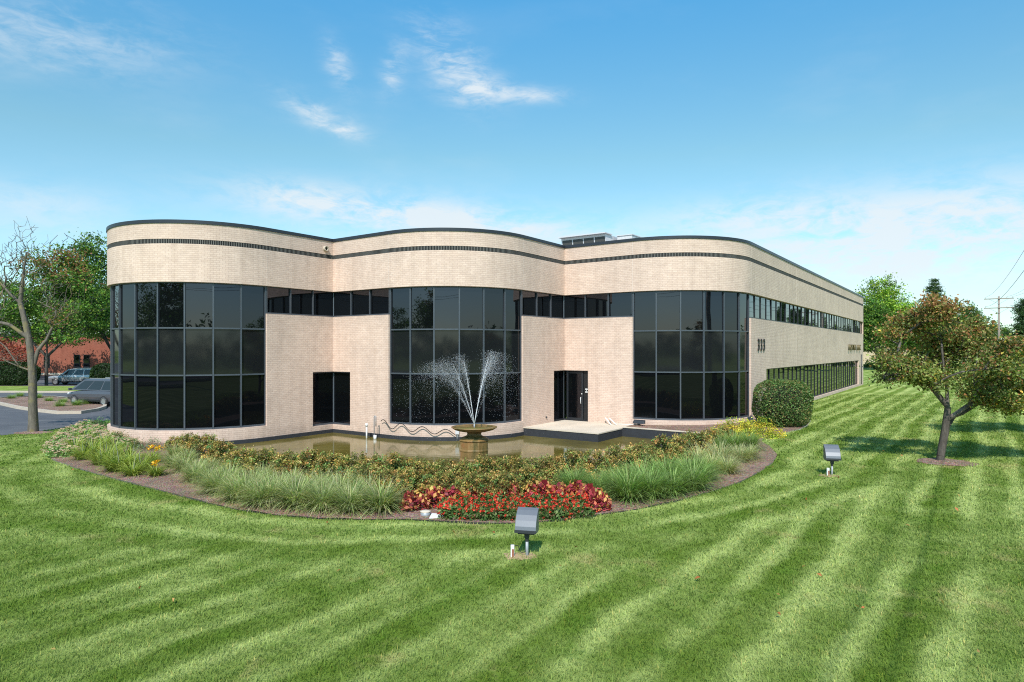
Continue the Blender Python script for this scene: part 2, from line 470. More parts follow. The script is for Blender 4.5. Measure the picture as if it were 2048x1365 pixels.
P = Path()
ABK = S + R + T            # b of the back wall
P.add(-2 * R1, ABK, 'backleft')
P.arc(-R1, -L1, R1, 180, 360, 56, 'arc1s', 'arc1e')
P.add(0, -1.168, 'wa0'); P.add(0, 0, 'A'); P.add(1.188, 0, 'wa1')
P.arc(L, R, R, 270, 360, 32, 'arc2s', 'arc2e')
P.add(S, S - 1.024, 'db0'); P.add(S, S, 'B'); P.add(S + 1.328, S, 'db1')
P.arc(S + L, S + R, R, 270, 360, 32, 'arc3s', 'C')
FT0, FT1 = 2.86, 36.8
for k, t in (('f0', FT0), ('j1', 10.0), ('j2', 18.0), ('j3', 26.0), ('j4', 33.0), ('f1', FT1)):
    P.add(2 * S, S + R + t, k)
P.add(2 * S, ABK, 'E')
P.finish(); K = P.key

def strip(mb, i0, i1, z0, z1, out=0.0, thick=0.35):
    n = i1 - i0 + 1
    o = [P.pt(i, out, z0) for i in range(i0, i1 + 1)] + [P.pt(i, out, z1) for i in range(i0, i1 + 1)]
    q = [P.pt(i, out - thick, z0) for i in range(i0, i1 + 1)] + [P.pt(i, out - thick, z1) for i in range(i0, i1 + 1)]
    vs = o + q; fs = []; uv = []
    for i in range(n - 1):
        s0, s1 = P.s[i0 + i], P.s[i0 + i + 1]
        fs.append((i, i + 1, n + i + 1, n + i)); uv.append([(s0, z0), (s1, z0), (s1, z1), (s0, z1)])
        b = 2 * n
        fs.append((b + i + 1, b + i, b + n + i, b + n + i + 1)); uv.append([(s1, z0), (s0, z0), (s0, z1), (s1, z1)])
        fs.append((n + i, n + i + 1, b + n + i + 1, b + n + i)); uv.append([(s0, z1), (s1, z1), (s1, z1 + thick), (s0, z1 + thick)])
        fs.append((i + 1, i, b + i, b + i + 1)); uv.append([(s1, z0), (s0, z0), (s0, z0 - thick), (s1, z0 - thick)])
    b = 2 * n
    fs.append((0, n, b + n, b)); uv.append([(0, z0), (0, z1), (thick, z1), (thick, z0)])
    fs.append((n - 1, b + n - 1, b + 2 * n - 1, 2 * n - 1)); uv.append([(0, z0), (thick, z0), (thick, z1), (0, z1)])
    mb.add(vs, fs, uv)

ZT, ZC0, ZB1, ZB0, ZF, ZS, ZD, ZG = 8.69, 8.55, 7.92, 7.73, 6.19, 5.0, 2.42, 0.19
FLOOR = -0.08
office = thing('office_building', W(S, S, 0), 'two storey tan brick office building with curved bays of dark glass', 'building')
office_inv = Matrix.Translation(-office.location)
def part(mb, name, mat, bevel=0.0, parent=None):
    o = mb.build(name, mat, parent or office, bevel)
    if parent is None: o.matrix_parent_inverse = office_inv
    return o

mb = MB()
g0 = -0.32
strip(mb, K['backleft'], K['arc1s'], -0.7, ZS)
strip(mb, K['arc1s'], K['arc1e'], g0 - 0.35, ZG)
strip(mb, K['arc1e'], K['wa0'], g0, ZS)
strip(mb, K['wa0'], K['wa1'], g0, FLOOR); strip(mb, K['wa0'], K['wa1'], ZD, ZS)
strip(mb, K['wa1'], K['arc2s'], g0, ZS)
strip(mb, K['arc2s'], K['arc2e'], g0, ZG)
strip(mb, K['arc2e'], K['db0'], g0, ZS)
strip(mb, K['db0'], K['db1'], g0, FLOOR - 0.02); strip(mb, K['db0'], K['db1'], ZD, ZS)
strip(mb, K['db1'], K['arc3s'], g0, ZS)
strip(mb, K['arc3s'], K['C'], g0, ZG)
strip(mb, K['C'], K['f0'], -0.5, ZS)
strip(mb, K['f0'], K['f1'], -0.5, 0.2); strip(mb, K['f0'], K['f1'], 2.45, ZS)
strip(mb, K['f1'], K['E'], -0.5, ZS)
part(mb, 'brick_wall', M['brick'])
# black waterproof base in the pool
mb = MB()
strip(mb, K['arc1s'] + 24, K['arc1e'], -0.9, g0 + 0.02, 0.025, 0.2)
strip(mb, K['arc1e'], K['arc2e'], -0.9, g0 + 0.02, 0.025, 0.2)
part(mb, 'pool_base_course', M['blackwall'])
mb = MB()
nE = K['E']
strip(mb, K['backleft'], nE, ZF, ZB0); strip(mb, K['backleft'], nE, ZB1, ZC0)
# back wall
mb.add([W(-2 * R1, ABK, -0.5), W(2 * S, ABK, -0.5), W(2 * S, ABK, ZC0), W(-2 * R1, ABK, ZC0)], [(0, 1, 2, 3)], [[(0, 0), (30, 0), (30, 9), (0, 9)]])
part(mb, 'fascia', M['brick'])
mb = MB(); strip(mb, K['backleft'], nE, ZB0, ZB1, -0.012, 0.3); part(mb, 'soldier_course', M['band'])
mb = MB(); strip(mb, K['backleft'], nE, ZC0, ZT, 0.035, 0.42); part(mb, 'coping', M['coping'])
# roof
bm = bmesh.new()
f = bm.faces.new([bm.verts.new(P.pt(i, -0.3, 8.25)) for i in range(len(P.p))])
me = bpy.data.meshes.new('roof'); bm.to_mesh(me); bm.free(); me.materials.append(M['roof'])
o = link(bpy.data.objects.new('roof', me), office); o.matrix_parent_inverse = office_inv
# sealant joints
def joint(i, zs, w=0.011, off=0.003):
    mb = MB()
    t = P.s
    for z0, z1 in zs:
        n = Vector((P.m[i][0], P.m[i][1])); c = P.pt(i, off - 0.01, 0); d = (U * -n.y + V * n.x)
        d = Vector((d.x, d.y, 0)).normalized(); nn = (U * n.x + V * n.y); nn = Vector((nn.x, nn.y, 0)).normalized()
        rot = Matrix((d, nn, Vector((0, 0, 1)))).transposed()
        mb.box(c + Vector((0, 0, (z0 + z1) / 2)), (w, 0.02, z1 - z0), rot)
    part(mb, 'expansion_joint', M['joint'])
for k in ('arc1e', 'arc2s', 'arc2e', 'arc3s', 'C'):
    joint(K[k], [(ZF + .01, ZB0 - .002)]); joint(K[k], [(ZB1 + .002, ZC0 - .005)])
for k in ('j1', 'j2', 'j3', 'j4'):
    joint(K[k], [(ZF + .01, ZB0 - .002)]); joint(K[k], [(ZB1 + .002, ZC0 - .005)]); joint(K[k], [(2.46, ZS - .01)])

def glazing(name, pts, zs, fw=0.06, depth=0.11, spandrel_rows=(), frame_mat='frame', corner=None, wob=0.004, skip=()):
    """pts: (a,b) corners of the panes, outside on the right-hand side of travel; zs: heights of the rails"""
    mb = MB()
    n = len(pts)
    dirs = []
    for i in range(n):
        a = W(*pts[max(i - 1, 0)]); b = W(*pts[min(i + 1, n - 1)])
        dirs.append((b - a).normalized())
    for i in range(n):
        p = W(*pts[i]); d = dirs[i]; nn = Vector((d.y, -d.x, 0))
        rot = Matrix((d, nn, Vector((0, 0, 1)))).transposed()
        mb.box(p + Vector((0, 0, (zs[0] + zs[-1]) / 2)), (fw, depth, zs[-1] - zs[0]), rot)
    for i in range(n - 1):
        p, q = W(*pts[i]), W(*pts[i + 1]); d = (q - p).normalized()
        p2, q2 = p + d * fw * .5, q - d * fw * .5
        for j, z in enumerate(zs):
            h = fw * (1.3 if j == 0 else 1.0)
            zz = z + h / 2 if j == 0 else z - h / 2 if j == len(zs) - 1 else z
            mb.bar(p2 + Vector((0, 0, zz)), q2 + Vector((0, 0, zz)), depth - 0.012, h)
    fr = part(mb, name, M[frame_mat])
    for i in range(n - 1):
        p, q = W(*pts[i]), W(*pts[i + 1]); d = (q - p).normalized(); nn = Vector((d.y, -d.x, 0))
        for j in range(len(zs) - 1):
            if (i, j) in skip: continue
            t1, t2 = rnd.gauss(0, wob), rnd.gauss(0, wob)
            off = -0.015
            vs = []
            for (b0, z) in ((p, zs[j]), (q, zs[j]), (q, zs[j + 1]), (p, zs[j + 1])):
                sx = -1 if b0 is p else 1; sz = -1 if z == zs[j] else 1
                vs.append(b0 + Vector((0, 0, z)) + nn * (off + sx * t1 + sz * t2))
            g = MB(); g.add(vs, [(0, 1, 2, 3)], [[(0, 0), (1, 0), (1, 1), (0, 1)]])
            po = g.build('pane', M['spandrel' if j in spandrel_rows else 'lowglass' if spandrel_rows and j == 0 else 'glass'], fr)
    return fr

GI = 0.15
def arcpts(ca, cb, r, d0, d1, n):
    return [(ca + (r) * math.cos(math.radians(d0 + (d1 - d0) * i / n)), cb + (r) * math.sin(math.radians(d0 + (d1 - d0) * i / n))) for i in range(n + 1)]
ZL = [ZG, 2.41, 4.335, ZF + 0.02]
o = glazing('curtain_wall', arcpts(-R1, -L1, R1 - GI, 225, 360, 9), ZL, spandrel_rows=(1,)); o['label'] = 'curved dark glass bay nearest the bare tree'
o = glazing('curtain_wall', arcpts(L, R, R - GI, 270, 360, 6), ZL, spandrel_rows=(1,)); o['label'] = 'curved dark glass bay behind the fountain'
o = glazing('curtain_wall', arcpts(S + L, S + R, R - GI, 270, 360, 6), ZL, spandrel_rows=(1,)); o['label'] = 'curved dark glass bay beside the clipped round bush'
ZW = [ZS, ZF + 0.02]
def lin(p, q, n): return [(p[0] + (q[0] - p[0]) * i / n, p[1] + (q[1] - p[1]) * i / n) for i in range(n + 1)]
glazing('strip_window', lin((-GI, -L1 + .06), (-GI, GI), 3) + lin((-GI, GI), (L - .06, GI), 3)[1:], ZW, fw=0.05)
glazing('strip_window', lin((S - GI, R + .06), (S - GI, S + GI), 3) + lin((S - GI, S + GI), (S + L - .06, S + GI), 3)[1:], ZW, fw=0.05)
glazing('strip_window', lin((2 * S - GI, S + R + .06), (2 * S - GI, ABK - 0.1), 36), ZW, fw=0.055, depth=.05, frame_mat='dframe')
glazing('strip_window', lin((2 * S - GI, S + R + FT0 + .03), (2 * S - GI, S + R + FT1 - .03), 30), [0.2, 2.45], fw=0.055, depth=.05, frame_mat='dframe')
# corner window over the pool and glazed entrance
glazing('corner_window', [(-GI, -1.13), (-GI, GI), (1.15, GI)], [FLOOR, ZD], fw=0.06)
glazing('entrance_glazing', [(S - GI, S - .99), (S - GI, S + GI), (S + 1.29, S + GI)], [FLOOR, ZD], fw=0.05, skip=((1, 0),), frame_mat='dframe')
# door leaf on the u wall
mb = MB()
d0, d1 = 0.06, 1.0
def dpt(a, z, off=0.0): return W(S + a, S + GI - off, z)
for a in (d0 + .04, d1 - .05):
    mb.bar(dpt(a, FLOOR + .03, .02), dpt(a, ZD - .06, .02), 0.05, 0.09, up=Vector((V.x, V.y, 0)).cross(Vector((0, 0, 1))))
mb.bar(dpt(d0 + .08, FLOOR + .08, .02), dpt(d1 - .1, FLOOR + .08, .02), 0.045, 0.11)
mb.bar(dpt(d0 + .08, ZD - .11, .02), dpt(d1 - .1, ZD - .11, .02), 0.045, 0.08)
door = part(mb, 'door', M['dframe']); door['label'] = 'glazed single entrance door with pull handle'
g = MB(); g.add([dpt(d0, FLOOR + .03, .01), dpt(d1, FLOOR + .03, .01), dpt(d1, ZD - .06, .01), dpt(d0, ZD - .06, .01)], [(0, 1, 2, 3)])
po = g.build('pane', M['glass'], door)
g = MB(); g.add([dpt(d1 + .01, FLOOR + .03, .005), dpt(1.28, FLOOR + .03, .005), dpt(1.28, ZD - .03, .005), dpt(d1 + .01, ZD - .03, .005)], [(0, 1, 2, 3)])
po = g.build('sidelight', M['black'], door)
g = MB(); g.tube([dpt(.885, .78, .04), dpt(.885, .79, .09), dpt(.885, 1.08, .09), dpt(.885, 1.09, .04)], 0.017, 8)
po = g.build('handle', M['white'], door)
g = MB(); g.lathe([(0.03, 0), (0.03, 0.02)], (0, 0, 0), 12)
po = g.build('lock', M['white'], door)
po.rotation_euler = (PI / 2, 0, -TH); po.location = dpt(.93, 1.26, .05)
g = MB()
for z in (1.50, 1.36): g.bar(dpt(1.1, z, .012), dpt(1.24, z, .012), 0.006, 0.055)
g.bar(dpt(1.15, 1.43, .012), dpt(1.19, 1.43, .012), 0.006, 0.03)
po = g.build('door_sticker', M['white'], door)
# rooftop unit
rt = thing('rooftop_air_unit', W(S - 2.5, S + 6.0, 8.62), 'pale metal air conditioning unit with louvred sloping front on the flat roof', 'air conditioner', rz=-TH); rt.scale = (.86, .86, .93)
mb = MB()
mb.add([(-1.5, .35, 0), (2.0, .35, 0), (2.0, 3, 0), (-1.5, 3, 0), (-1.5, 0, 1.75), (2.0, 0, 1.75), (2.0, 3, 1.75), (-1.5, 3, 1.75)],
       [(0, 1, 5, 4), (1, 2, 6, 5), (2, 3, 7, 6), (3, 0, 4, 7), (4, 5, 6, 7)])
mb.box((.5, 1.5, -.25), (3.3, 2.6, .5)); mb.build('casing', M['hvac'], rt)
mb = MB()
for i in range(4):
    x0 = -1.42 + i * .86; x1 = x0 + .78
    mb.add([(x0, .335 - .02, .1), (x1, .335 - .02, .1), (x1, .035 - .02, 1.6), (x0, .035 - .02, 1.6)], [(0, 1, 2, 3)])
mb.build('louvre', M['coil'], rt)
mb = MB(); mb.box((0.25, 0.3, 1.79), (3.7, 1.1, 0.06)); mb.build('hood', M['hvac'], rt)
mb = MB(); mb.box((2.85, 2.0, .85), (1.1, 1.6, 1.7)); mb.box((2.85, 2.0, 1.73), (1.2, 1.7, .05)); mb.build('fan_box', M['hvac'], rt)
# wall vent pipe
vp = thing('wall_vent_pipe', W(0, -.48, 8.18), 'round metal pipe end poking out of the fascia above the corner window', 'pipe', rz=-TH)
mb = MB()
prof = [(0.11, -0.1), (0.125, -0.1), (0.125, 0.13), (0.085, 0.13), (0.085, 0.0)]
mb.lathe(prof, (0, 0, 0), 20)
o = mb.build('sleeve', M['curb'], vp); o.rotation_euler = (0, PI / 2, 0)
mb = MB(); mb.lathe([(0.083, 0.01), (0.083, 0.06)], (0, 0, 0), 20); o = mb.build('pipe_bore', M['black'], vp); o.rotation_euler = (0, PI / 2, 0)  # solid black disc stands in for the shade inside the pipe

# lettering
def text_mesh(ch, size, depth, name, mat, parent, loc, rot):
    cu = bpy.data.curves.new(name, 'FONT'); cu.body = ch; cu.size = size; cu.extrude = depth / 2; cu.offset = 0.012 * size
    cu.resolution_u = 4
    tmp = bpy.data.objects.new('tmp', cu); COL.objects.link(tmp)
    dg = bpy.context.evaluated_depsgraph_get(); dg.update()
    me = bpy.data.meshes.new_from_object(tmp.evaluated_get(dg)); me.name = name
    bpy.data.objects.remove(tmp); bpy.data.curves.remove(cu)
    me.materials.clear(); me.materials.append(mat)
    o = link(bpy.data.objects.new(name, me), parent); o.location = loc; o.rotation_euler = rot
    return o
rotz = math.atan2(V.y, V.x)
num = thing('house_number', W(2 * S, S + R + 1.0, 3.42), 'black raised number 333 on the side wall near the curved glass', 'sign', rz=rotz)
for i in range(3):
    o = text_mesh('3', 0.84, 0.03, 'digit', M['black'], num, (0.05 + i * 0.52, -0.045, 0), (PI / 2, 0, 0))
    o.scale = (0.82, 1, 1)
nam = thing('name_sign', W(2 * S, S + R + 30.0, 3.42), 'brass raised letters spelling a company name at the far end of the side wall', 'sign', rz=rotz)
x = 0.1
for ch in 'LORTN LLC':
    if ch != ' ': text_mesh(ch, 0.72, 0.09, 'letter', M['gold'], nam, (x, -0.09, 0), (PI / 2, 0, 0))
    x += 0.82

# ------------------------------------------------------------------ terrace, pool wall
mb = MB()
def prism_ab(mb, poly, z0, z1): mb.prism([W(*p)[:2] for p in poly], z0, z1)
TW = 3.85
prism_ab(mb, [(S - .02, S - L), (S + TW, S - L), (S + TW, S - .001), (S - .02, S - .001)], FLOOR - .05, FLOOR)
prism_ab(mb, [(S + TW + .002, S - 1.4), (S + 7.9, S - 1.4), (S + 7.9, S - 1.25), (S + TW + .002, S - 1.25)], FLOOR + .01, FLOOR + .05)
o = mb.build('terrace', M['concrete']); tag(o, kind='structure')
mb = MB()
prism_ab(mb, [(S - .1, S - L + .02), (S + TW - .02, S - L + .02), (S + TW - .02, S - .05), (S - .1, S - .05)], -0.95, FLOOR - .052)
prism_ab(mb, [(S + TW - .018, S - 1.38), (S + 7.9, S - 1.38), (S + 7.9, S - 1.25), (S + TW - .018, S - 1.25)], -0.95, FLOOR + .009)
o = mb.build('pool_wall', M['blackwall']); tag(o, kind='structure')

# ------------------------------------------------------------------ ground sheets
BED_PX = [(93, 905), (105, 921), (150, 937), (250, 965), (330, 985), (400, 1004), (480, 1022), (560, 1033), (640, 1039), (720, 1041), (800, 1040), (870, 1044),
          (950, 1049), (1040, 1048), (1120, 1043), (1210, 1030), (1280, 1019), (1350, 1005), (1420, 985), (1480, 966), (1520, 945), (1545, 927), (1555, 911),
          (1538, 894), (1522, 884), (1530, 876), (1550, 871), (1575, 865), (1600, 860), (1615, 852), (1622, 842)]
BED = [gp(*p).xy for p in BED_PX]
BED += [W(2 * S - .1, S + R + 6.5).xy, W(2 * S - 2, S + R + 6.0).xy, W(S + L, S + R).xy, W(S - .4, S + .6).xy, W(-.5, .6).xy, W(-R1, -L1 + .5).xy, gp(212, 848).xy, gp(190, 843).xy,
        gp(160, 853).xy, gp(130, 868).xy, gp(102, 888).xy]
POOL = [W(-R1 * .55, -L1 - R1 * .6).xy] + [gp(*p).xy for p in [(452, 902), (520, 918), (600, 928), (700, 934), (800, 940), (880, 943), (960, 944), (1040, 940), (1120, 932), (1200, 919), (1270, 905), (1330, 890), (1372, 878)]]
POOL += [W(S + 7.88, S - 1.3).xy, W(S + TW - .1, S - 1.3).xy, W(S + TW - .1, S + .5).xy, W(S - .3, S + .5).xy, W(-.4, .4).xy, W(-R1 * .5, -L1 + .3).xy]

def inside(poly, x, y):
    x = np.asarray(x); y = np.asarray(y); c = np.zeros(x.shape, bool); n = len(poly)
    for i in range(n):
        x1, y1 = poly[i]; x2, y2 = poly[(i + 1) % n]
        if abs(y2 - y1) < 1e-12: continue
        c ^= ((y1 > y) != (y2 > y)) & (x < (x2 - x1) * (y - y1) / (y2 - y1) + x1)
    return c

def dense(poly, step=0.5):
    o = []
    n = len(poly)
    for i in range(n):
        a, b = Vector(poly[i]), Vector(poly[(i + 1) % n]); k = max(1, int((b - a).length / step))
        o += [a + (b - a) * j / k for j in range(k)]
    return o
bedd, poold = dense(BED, .4), dense(POOL, .4)
pts = [Vector(p) for p in bedd] + [Vector(p) for p in poold]
nb = len(bedd); npl = len(poold)
edges = [(i, (i + 1) % nb) for i in range(nb)] + [(nb + i, nb + (i + 1) % npl) for i in range(npl)]
for x in np.arange(-30, 42, 1.5):
    for y in np.arange(2, 60, 1.5): pts.append(Vector((x + rnd.uniform(-.2, .2), y + rnd.uniform(-.2, .2))))
for x in (-3000, -1000, -300, -120, -60, -40, 50, 80, 160, 400, 1000, 3000):
    for y in (-3000, -800, -200, -80, -30, -8, 70, 100, 160, 300, 800, 3000): pts.append(Vector((x, y)))
for x in np.arange(-30, 42, 3):
    for y in (-3000, -300, -60, -20, 75, 120, 250, 800, 3000): pts.append(Vector((x, y)))
cv, ce, cf, *_ = delaunay_2d_cdt(pts, edges, [], 0, 1e-5)
cv = np.array([(p.x, p.y) for p in cv]); cf = np.array([f for f in cf if len(f) == 3], np.int32)
cen = cv[cf].mean(1)
ib = inside(BED, cen[:, 0], cen[:, 1]); ip = inside(POOL, cen[:, 0], cen[:, 1])
a_ = cv[cf]; cr = (a_[:, 1, 0] - a_[:, 0, 0]) * (a_[:, 2, 1] - a_[:, 0, 1]) - (a_[:, 1, 1] - a_[:, 0, 1]) * (a_[:, 2, 0] - a_[:, 0, 0])
cf[cr < 0] = cf[cr < 0][:, ::-1]
gz = ground_z(cv[:, 0])
v3 = np.column_stack([cv, gz])
def used(v, f):
    idx, inv = np.unique(f, return_inverse=True)
    return v[idx], inv.reshape(f.shape)
v_, f_ = used(v3, cf[~ib & ~ip]); o = mesh_np('lawn', v_, f_, mat=M['lawn'], smooth=True); tag(o, kind='structure')
vb, fb = used(v3, cf[ib & ~ip])
vb = vb.copy(); vb[:, 2] += 0.02 + 0.03 * rng.random(len(vb))
o = mesh_np('mulch_bed', vb, fb, mat=M['mulch'], smooth=True); tag(o, kind='structure')
# front kerb of the pool and the water
WZ = -0.465
mb = MB(); n0 = 1; n1 = 14
kp = [Vector((p[0], p[1], 0)) for p in POOL[n0:n1]]
for i in range(len(kp) - 1):
    a, b = kp[i], kp[i + 1]; za = float(ground_z((a.x + b.x) / 2))
    mb.bar(a + Vector((0, 0, za - .28)), b + Vector((0, 0, za - .28)), .16, .66)
o = mb.build('pool_kerb', M['blackwall']); tag(o, kind='structure')
bm = bmesh.new(); bm.faces.new([bm.verts.new((p[0], p[1], WZ)) for p in POOL]); bmesh.ops.triangulate(bm, faces=bm.faces[:])
bm.normal_update()
for f in bm.faces:
    if f.normal.z < 0: f.normal_flip()
me = bpy.data.meshes.new('pool_water'); bm.to_mesh(me); bm.free(); me.materials.append(M['water'])
o = link(bpy.data.objects.new('pool_water', me)); tag(o, kind='structure')

def sheet(name, poly, z, mat, thick=0.0, parent=None, grid=False):
    mb = MB()
    if thick: mb.prism(poly, z - thick, z)
    else: mb.add([(p[0], p[1], z) for p in poly], [tuple(range(len(poly)))])
    return mb.build(name, mat, parent)
def poly_px(pxs): return [gp(*p).xy for p in pxs]
LOT = poly_px([(-400, 905), (0, 872), (60, 866), (120, 857), (175, 848), (215, 842)]) + [(-9.0, 46.0), (-6.0, 80.0), (-20, 135), (-190, 135), (-190, 40)]
sheet('parking_lot', LOT, -0.31, M['asphalt'])['kind'] = 'structure'
# grass strip between the lots, with kerb
gs = [(-150, 61), (-33, 57.0), (-31.5, 58), (-31.5, 63), (-33, 64.5), (-150, 69)]
o = sheet('grass_strip', gs, -0.17, M['lawn'], 0.2); o['kind'] = 'structure'
mb = MB()
def kerb(mb, poly, w=0.18, z=-0.15, h=0.3, closed=True):
    n = len(poly)
    c = sum((Vector(p) for p in poly), Vector((0, 0))) / n
    pts = [Vector(p) for p in poly]
    inn = []; out = []
    for i in range(n):
        a, b, d = pts[i - 1], pts[i], pts[(i + 1) % n]
        t1 = (b - a).normalized(); t2 = (d - b).normalized(); nn = Vector((-(t1 + t2).y, (t1 + t2).x)).normalized()
        if nn.dot(b - c) < 0: nn = -nn
        inn.append(b); out.append(b + nn * w)
    vs = [(p.x, p.y, z) for p in inn] + [(p.x, p.y, z) for p in out] + [(p.x, p.y, z - h) for p in out]
    fs = []
    for i in range(n):
        j = (i + 1) % n
        fs += [(i, j, n + j, n + i), (n + i, n + j, 2 * n + j, 2 * n + i)]
    mb.add(vs, fs)
kerb(mb, gs, 0.2, -0.155); o = mb.build('lot_kerb', M['curb']); o['kind'] = 'structure'
isl = poly_px([(-160, 783), (0, 809), (40, 818), (80, 824), (120, 828.5), (160, 828), (190, 823), (205, 818), (207, 814), (200, 810), (150, 802), (105, 797), (70, 797), (0, 800), (-160, 772)])
isl = [(p[0], p[1]) for p in isl]
o = sheet('planting_island', isl, -0.18, M['mulch'], 0.15); o['kind'] = 'structure'
mb = MB(); kerb(mb, isl, 0.2, -0.14); o = mb.build('island_kerb', M['curb']); o['kind'] = 'structure'
# street behind the viewpoint (seen mirrored in the glass) and a far road
ST = [(-120, -17 + 26), (-14, -17), (120, -110), (120, -122), (-17, -29), (-120, 46 - 60)]
ca, cb = Vector((-30, -6.0)), Vector((60, -69.5)); dd = (cb - ca).normalized(); nn = Vector((dd.y, -dd.x))
def quad(a, b, off, w): return [tuple(a + nn * off), tuple(b + nn * off), tuple(b + nn * (off + w)), tuple(a + nn * (off + w))]
A1 = ca - dd * 90; B1 = cb + dd * 60
mbk = MB()
for off, w, z, mt, nm in ((6, 11, 0.03, 'asphalt', 'street'), (5.7, .3, 0.12, 'curb', 'street_kerb')):
    o = sheet(nm, quad(A1, B1, off, w)[::-1], z, M[mt], 0.3); o['kind'] = 'structure'
o = sheet('far_road', [(40, 128), (300, 96), (300, 104), (40, 137)], 0.02, M['curb']); o['kind'] = 'structure'

# ------------------------------------------------------------------ foliage builders (numpy)
def unit(v): return v / np.maximum(np.linalg.norm(v, axis=-1, keepdims=True), 1e-9)
def leaves(c, size, col, aspect=0.55, up=0.5, r=rng, vary=0.35):
    n = len(c)
    nv = unit(r.normal(size=(n, 3)) + np.array([0, 0, up]))
    t = unit(np.cross(nv, r.normal(size=(n, 3)))); b = np.cross(nv, t)
    s = (np.asarray(size) * (1 + vary * r.uniform(-1, 1, n)))[:, None]
    w = s * aspect * .5; fold = nv * s * .12
    v = np.stack([c - t * s * .5, c + b * w + fold - t * s * .05, c + t * s * .5, c - b * w + fold - t * s * .05], 1).reshape(-1, 3)
    f = np.arange(4 * n).reshape(n, 4)
    return v, f, np.repeat(col, 4, 0)
def merge(*ps):
    V_, F_, C_ = [], [], []; o = 0
    for v, f, c in ps:
        V_.append(v); F_.append(f + o); C_.append(c); o += len(v)
    return np.concatenate(V_), np.concatenate(F_), np.concatenate(C_)
def shade(n, cols, w=None, r=rng, jit=0.18):
    cols = np.array(cols); i = r.choice(len(cols), n, p=w)
    return np.clip(cols[i] * (1 + jit * r.normal(size=(n, 1))) * (1 + 0.06 * r.normal(size=(n, 3))), 0.003, 1)

def blades(base, azim, lean, length, width, droop, col0, col1, seg=4, r=rng):
    """curved strap leaves; base (n,3); angles in radians"""
    n = len(base)
    d = np.column_stack([np.cos(azim), np.sin(azim), np.zeros(n)])
    side = np.column_stack([-np.sin(azim), np.cos(azim), np.zeros(n)])
    ts = np.linspace(0, 1, seg + 1)
    P_ = np.zeros((n, seg + 1, 3)); P_[:, 0] = base
    for k in range(seg):
        ang = lean + droop * ((k + .5) / seg) ** 1.3
        stp = (length / seg)[:, None]
        P_[:, k + 1] = P_[:, k] + stp * (d * np.sin(ang)[:, None] + np.array([0, 0, 1]) * np.cos(ang)[:, None])
    wd = width[:, None] * (1 - ts[None, :] ** 2.2 * .92) * .5
    a = P_ + side[:, None, :] * wd[..., None]; b = P_ - side[:, None, :] * wd[..., None]
    v = np.stack([a, b], 2).reshape(n, (seg + 1) * 2, 3)
    i = np.arange(seg) * 2
    f1 = np.stack([i, i + 1, i + 3, i + 2], 1)
    f = (np.arange(n)[:, None, None] * (seg + 1) * 2 + f1[None]).reshape(-1, 4)
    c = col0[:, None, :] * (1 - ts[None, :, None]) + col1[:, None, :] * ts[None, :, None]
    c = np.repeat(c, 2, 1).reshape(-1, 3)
    return v.reshape(-1, 3), f, c

class Skel:
    """branches that reach every clump of leaves"""
    def __init__(s, r): s.p = []; s.par = []; s.r = r
    def chain(s, pts, parent=-1):
        for q in pts:
            s.p.append(np.array(q, float)); s.par.append(parent); parent = len(s.p) - 1
        return parent
    def reach(s, targets, step=0.45, jit=0.08, down=1.6, start=0, lift=0.12):
        tr = np.array(s.p[start:]).mean(0)
        order = np.argsort(np.linalg.norm(targets - np.array(s.p[-1]), axis=1))
        for t in targets[order]:
            pp = np.array(s.p)[start:]
            dv = t - pp; d = np.linalg.norm(dv, axis=1)
            d2 = d + down * np.maximum(0, 0.35 * d - dv[:, 2])
            i = int(np.argmin(d2)); i0 = i + start; a = s.p[i0]; k = max(1, int(d[i] / step)); par = i0
            off = s.r.normal(size=3) * jit * d[i]; off[2] += lift * d[i]
            for j in range(1, k + 1):
                x = j / k
                q = a + (t - a) * x + off * 4 * x * (1 - x) * .5
                s.p.append(q); s.par.append(par); par = len(s.p) - 1
    def radii(s, tip, power=2.5, rmax=1e9):
        n = len(s.p); acc = np.zeros(n); ch = np.zeros(n, int)
        for i in range(n - 1, -1, -1):
            if ch[i] == 0: acc[i] = tip ** power
            if s.par[i] >= 0: acc[s.par[i]] += acc[i]; ch[s.par[i]] += 1
        return np.minimum(acc ** (1 / power), rmax)
    def mesh(s, rad, sides=6):
        p = np.array(s.p); par = np.array(s.par); e = np.where(par >= 0)[0]
        a, b = p[par[e]], p[e]; ra = np.minimum(rad[par[e]], rad[e] * 1.25); rb = rad[e]
        d = unit(b - a); ref = np.where(np.abs(d[:, 2:3]) < .9, [[0, 0, 1.0]], [[1.0, 0, 0]])
        x = unit(np.cross(d, ref)); y = np.cross(d, x)
        an = np.arange(sides) * 2 * PI / sides
        ring = x[:, None] * np.cos(an)[None, :, None] + y[:, None] * np.sin(an)[None, :, None]
        va = a[:, None] + ring * ra[:, None, None]; vb_ = b[:, None] + ring * rb[:, None, None]
        v = np.concatenate([va, vb_], 1).reshape(-1, 3)
        k = np.arange(sides); k2 = (k + 1) % sides
        f = np.stack([k, k2, k2 + sides, k + sides], 1)
        f = (np.arange(len(e))[:, None, None] * 2 * sides + f[None]).reshape(-1, 4)
        return v, f

def crown_pts(n, blobs, r, shell=0.55):
    """points in a union of ellipsoids (cx,cy,cz,rx,ry,rz), denser to the outside"""
    w = np.array([b[3] * b[4] * b[5] for b in blobs]) ** .7; w /= w.sum()
    i = r.choice(len(blobs), n, p=w); b = np.array(blobs)[i]
    d = unit(r.normal(size=(n, 3))); rad = (shell + (1 - shell) * r.random(n)) * (0.9 + .18 * r.random(n))
    return b[:, :3] + d * b[:, 3:] * rad[:, None]

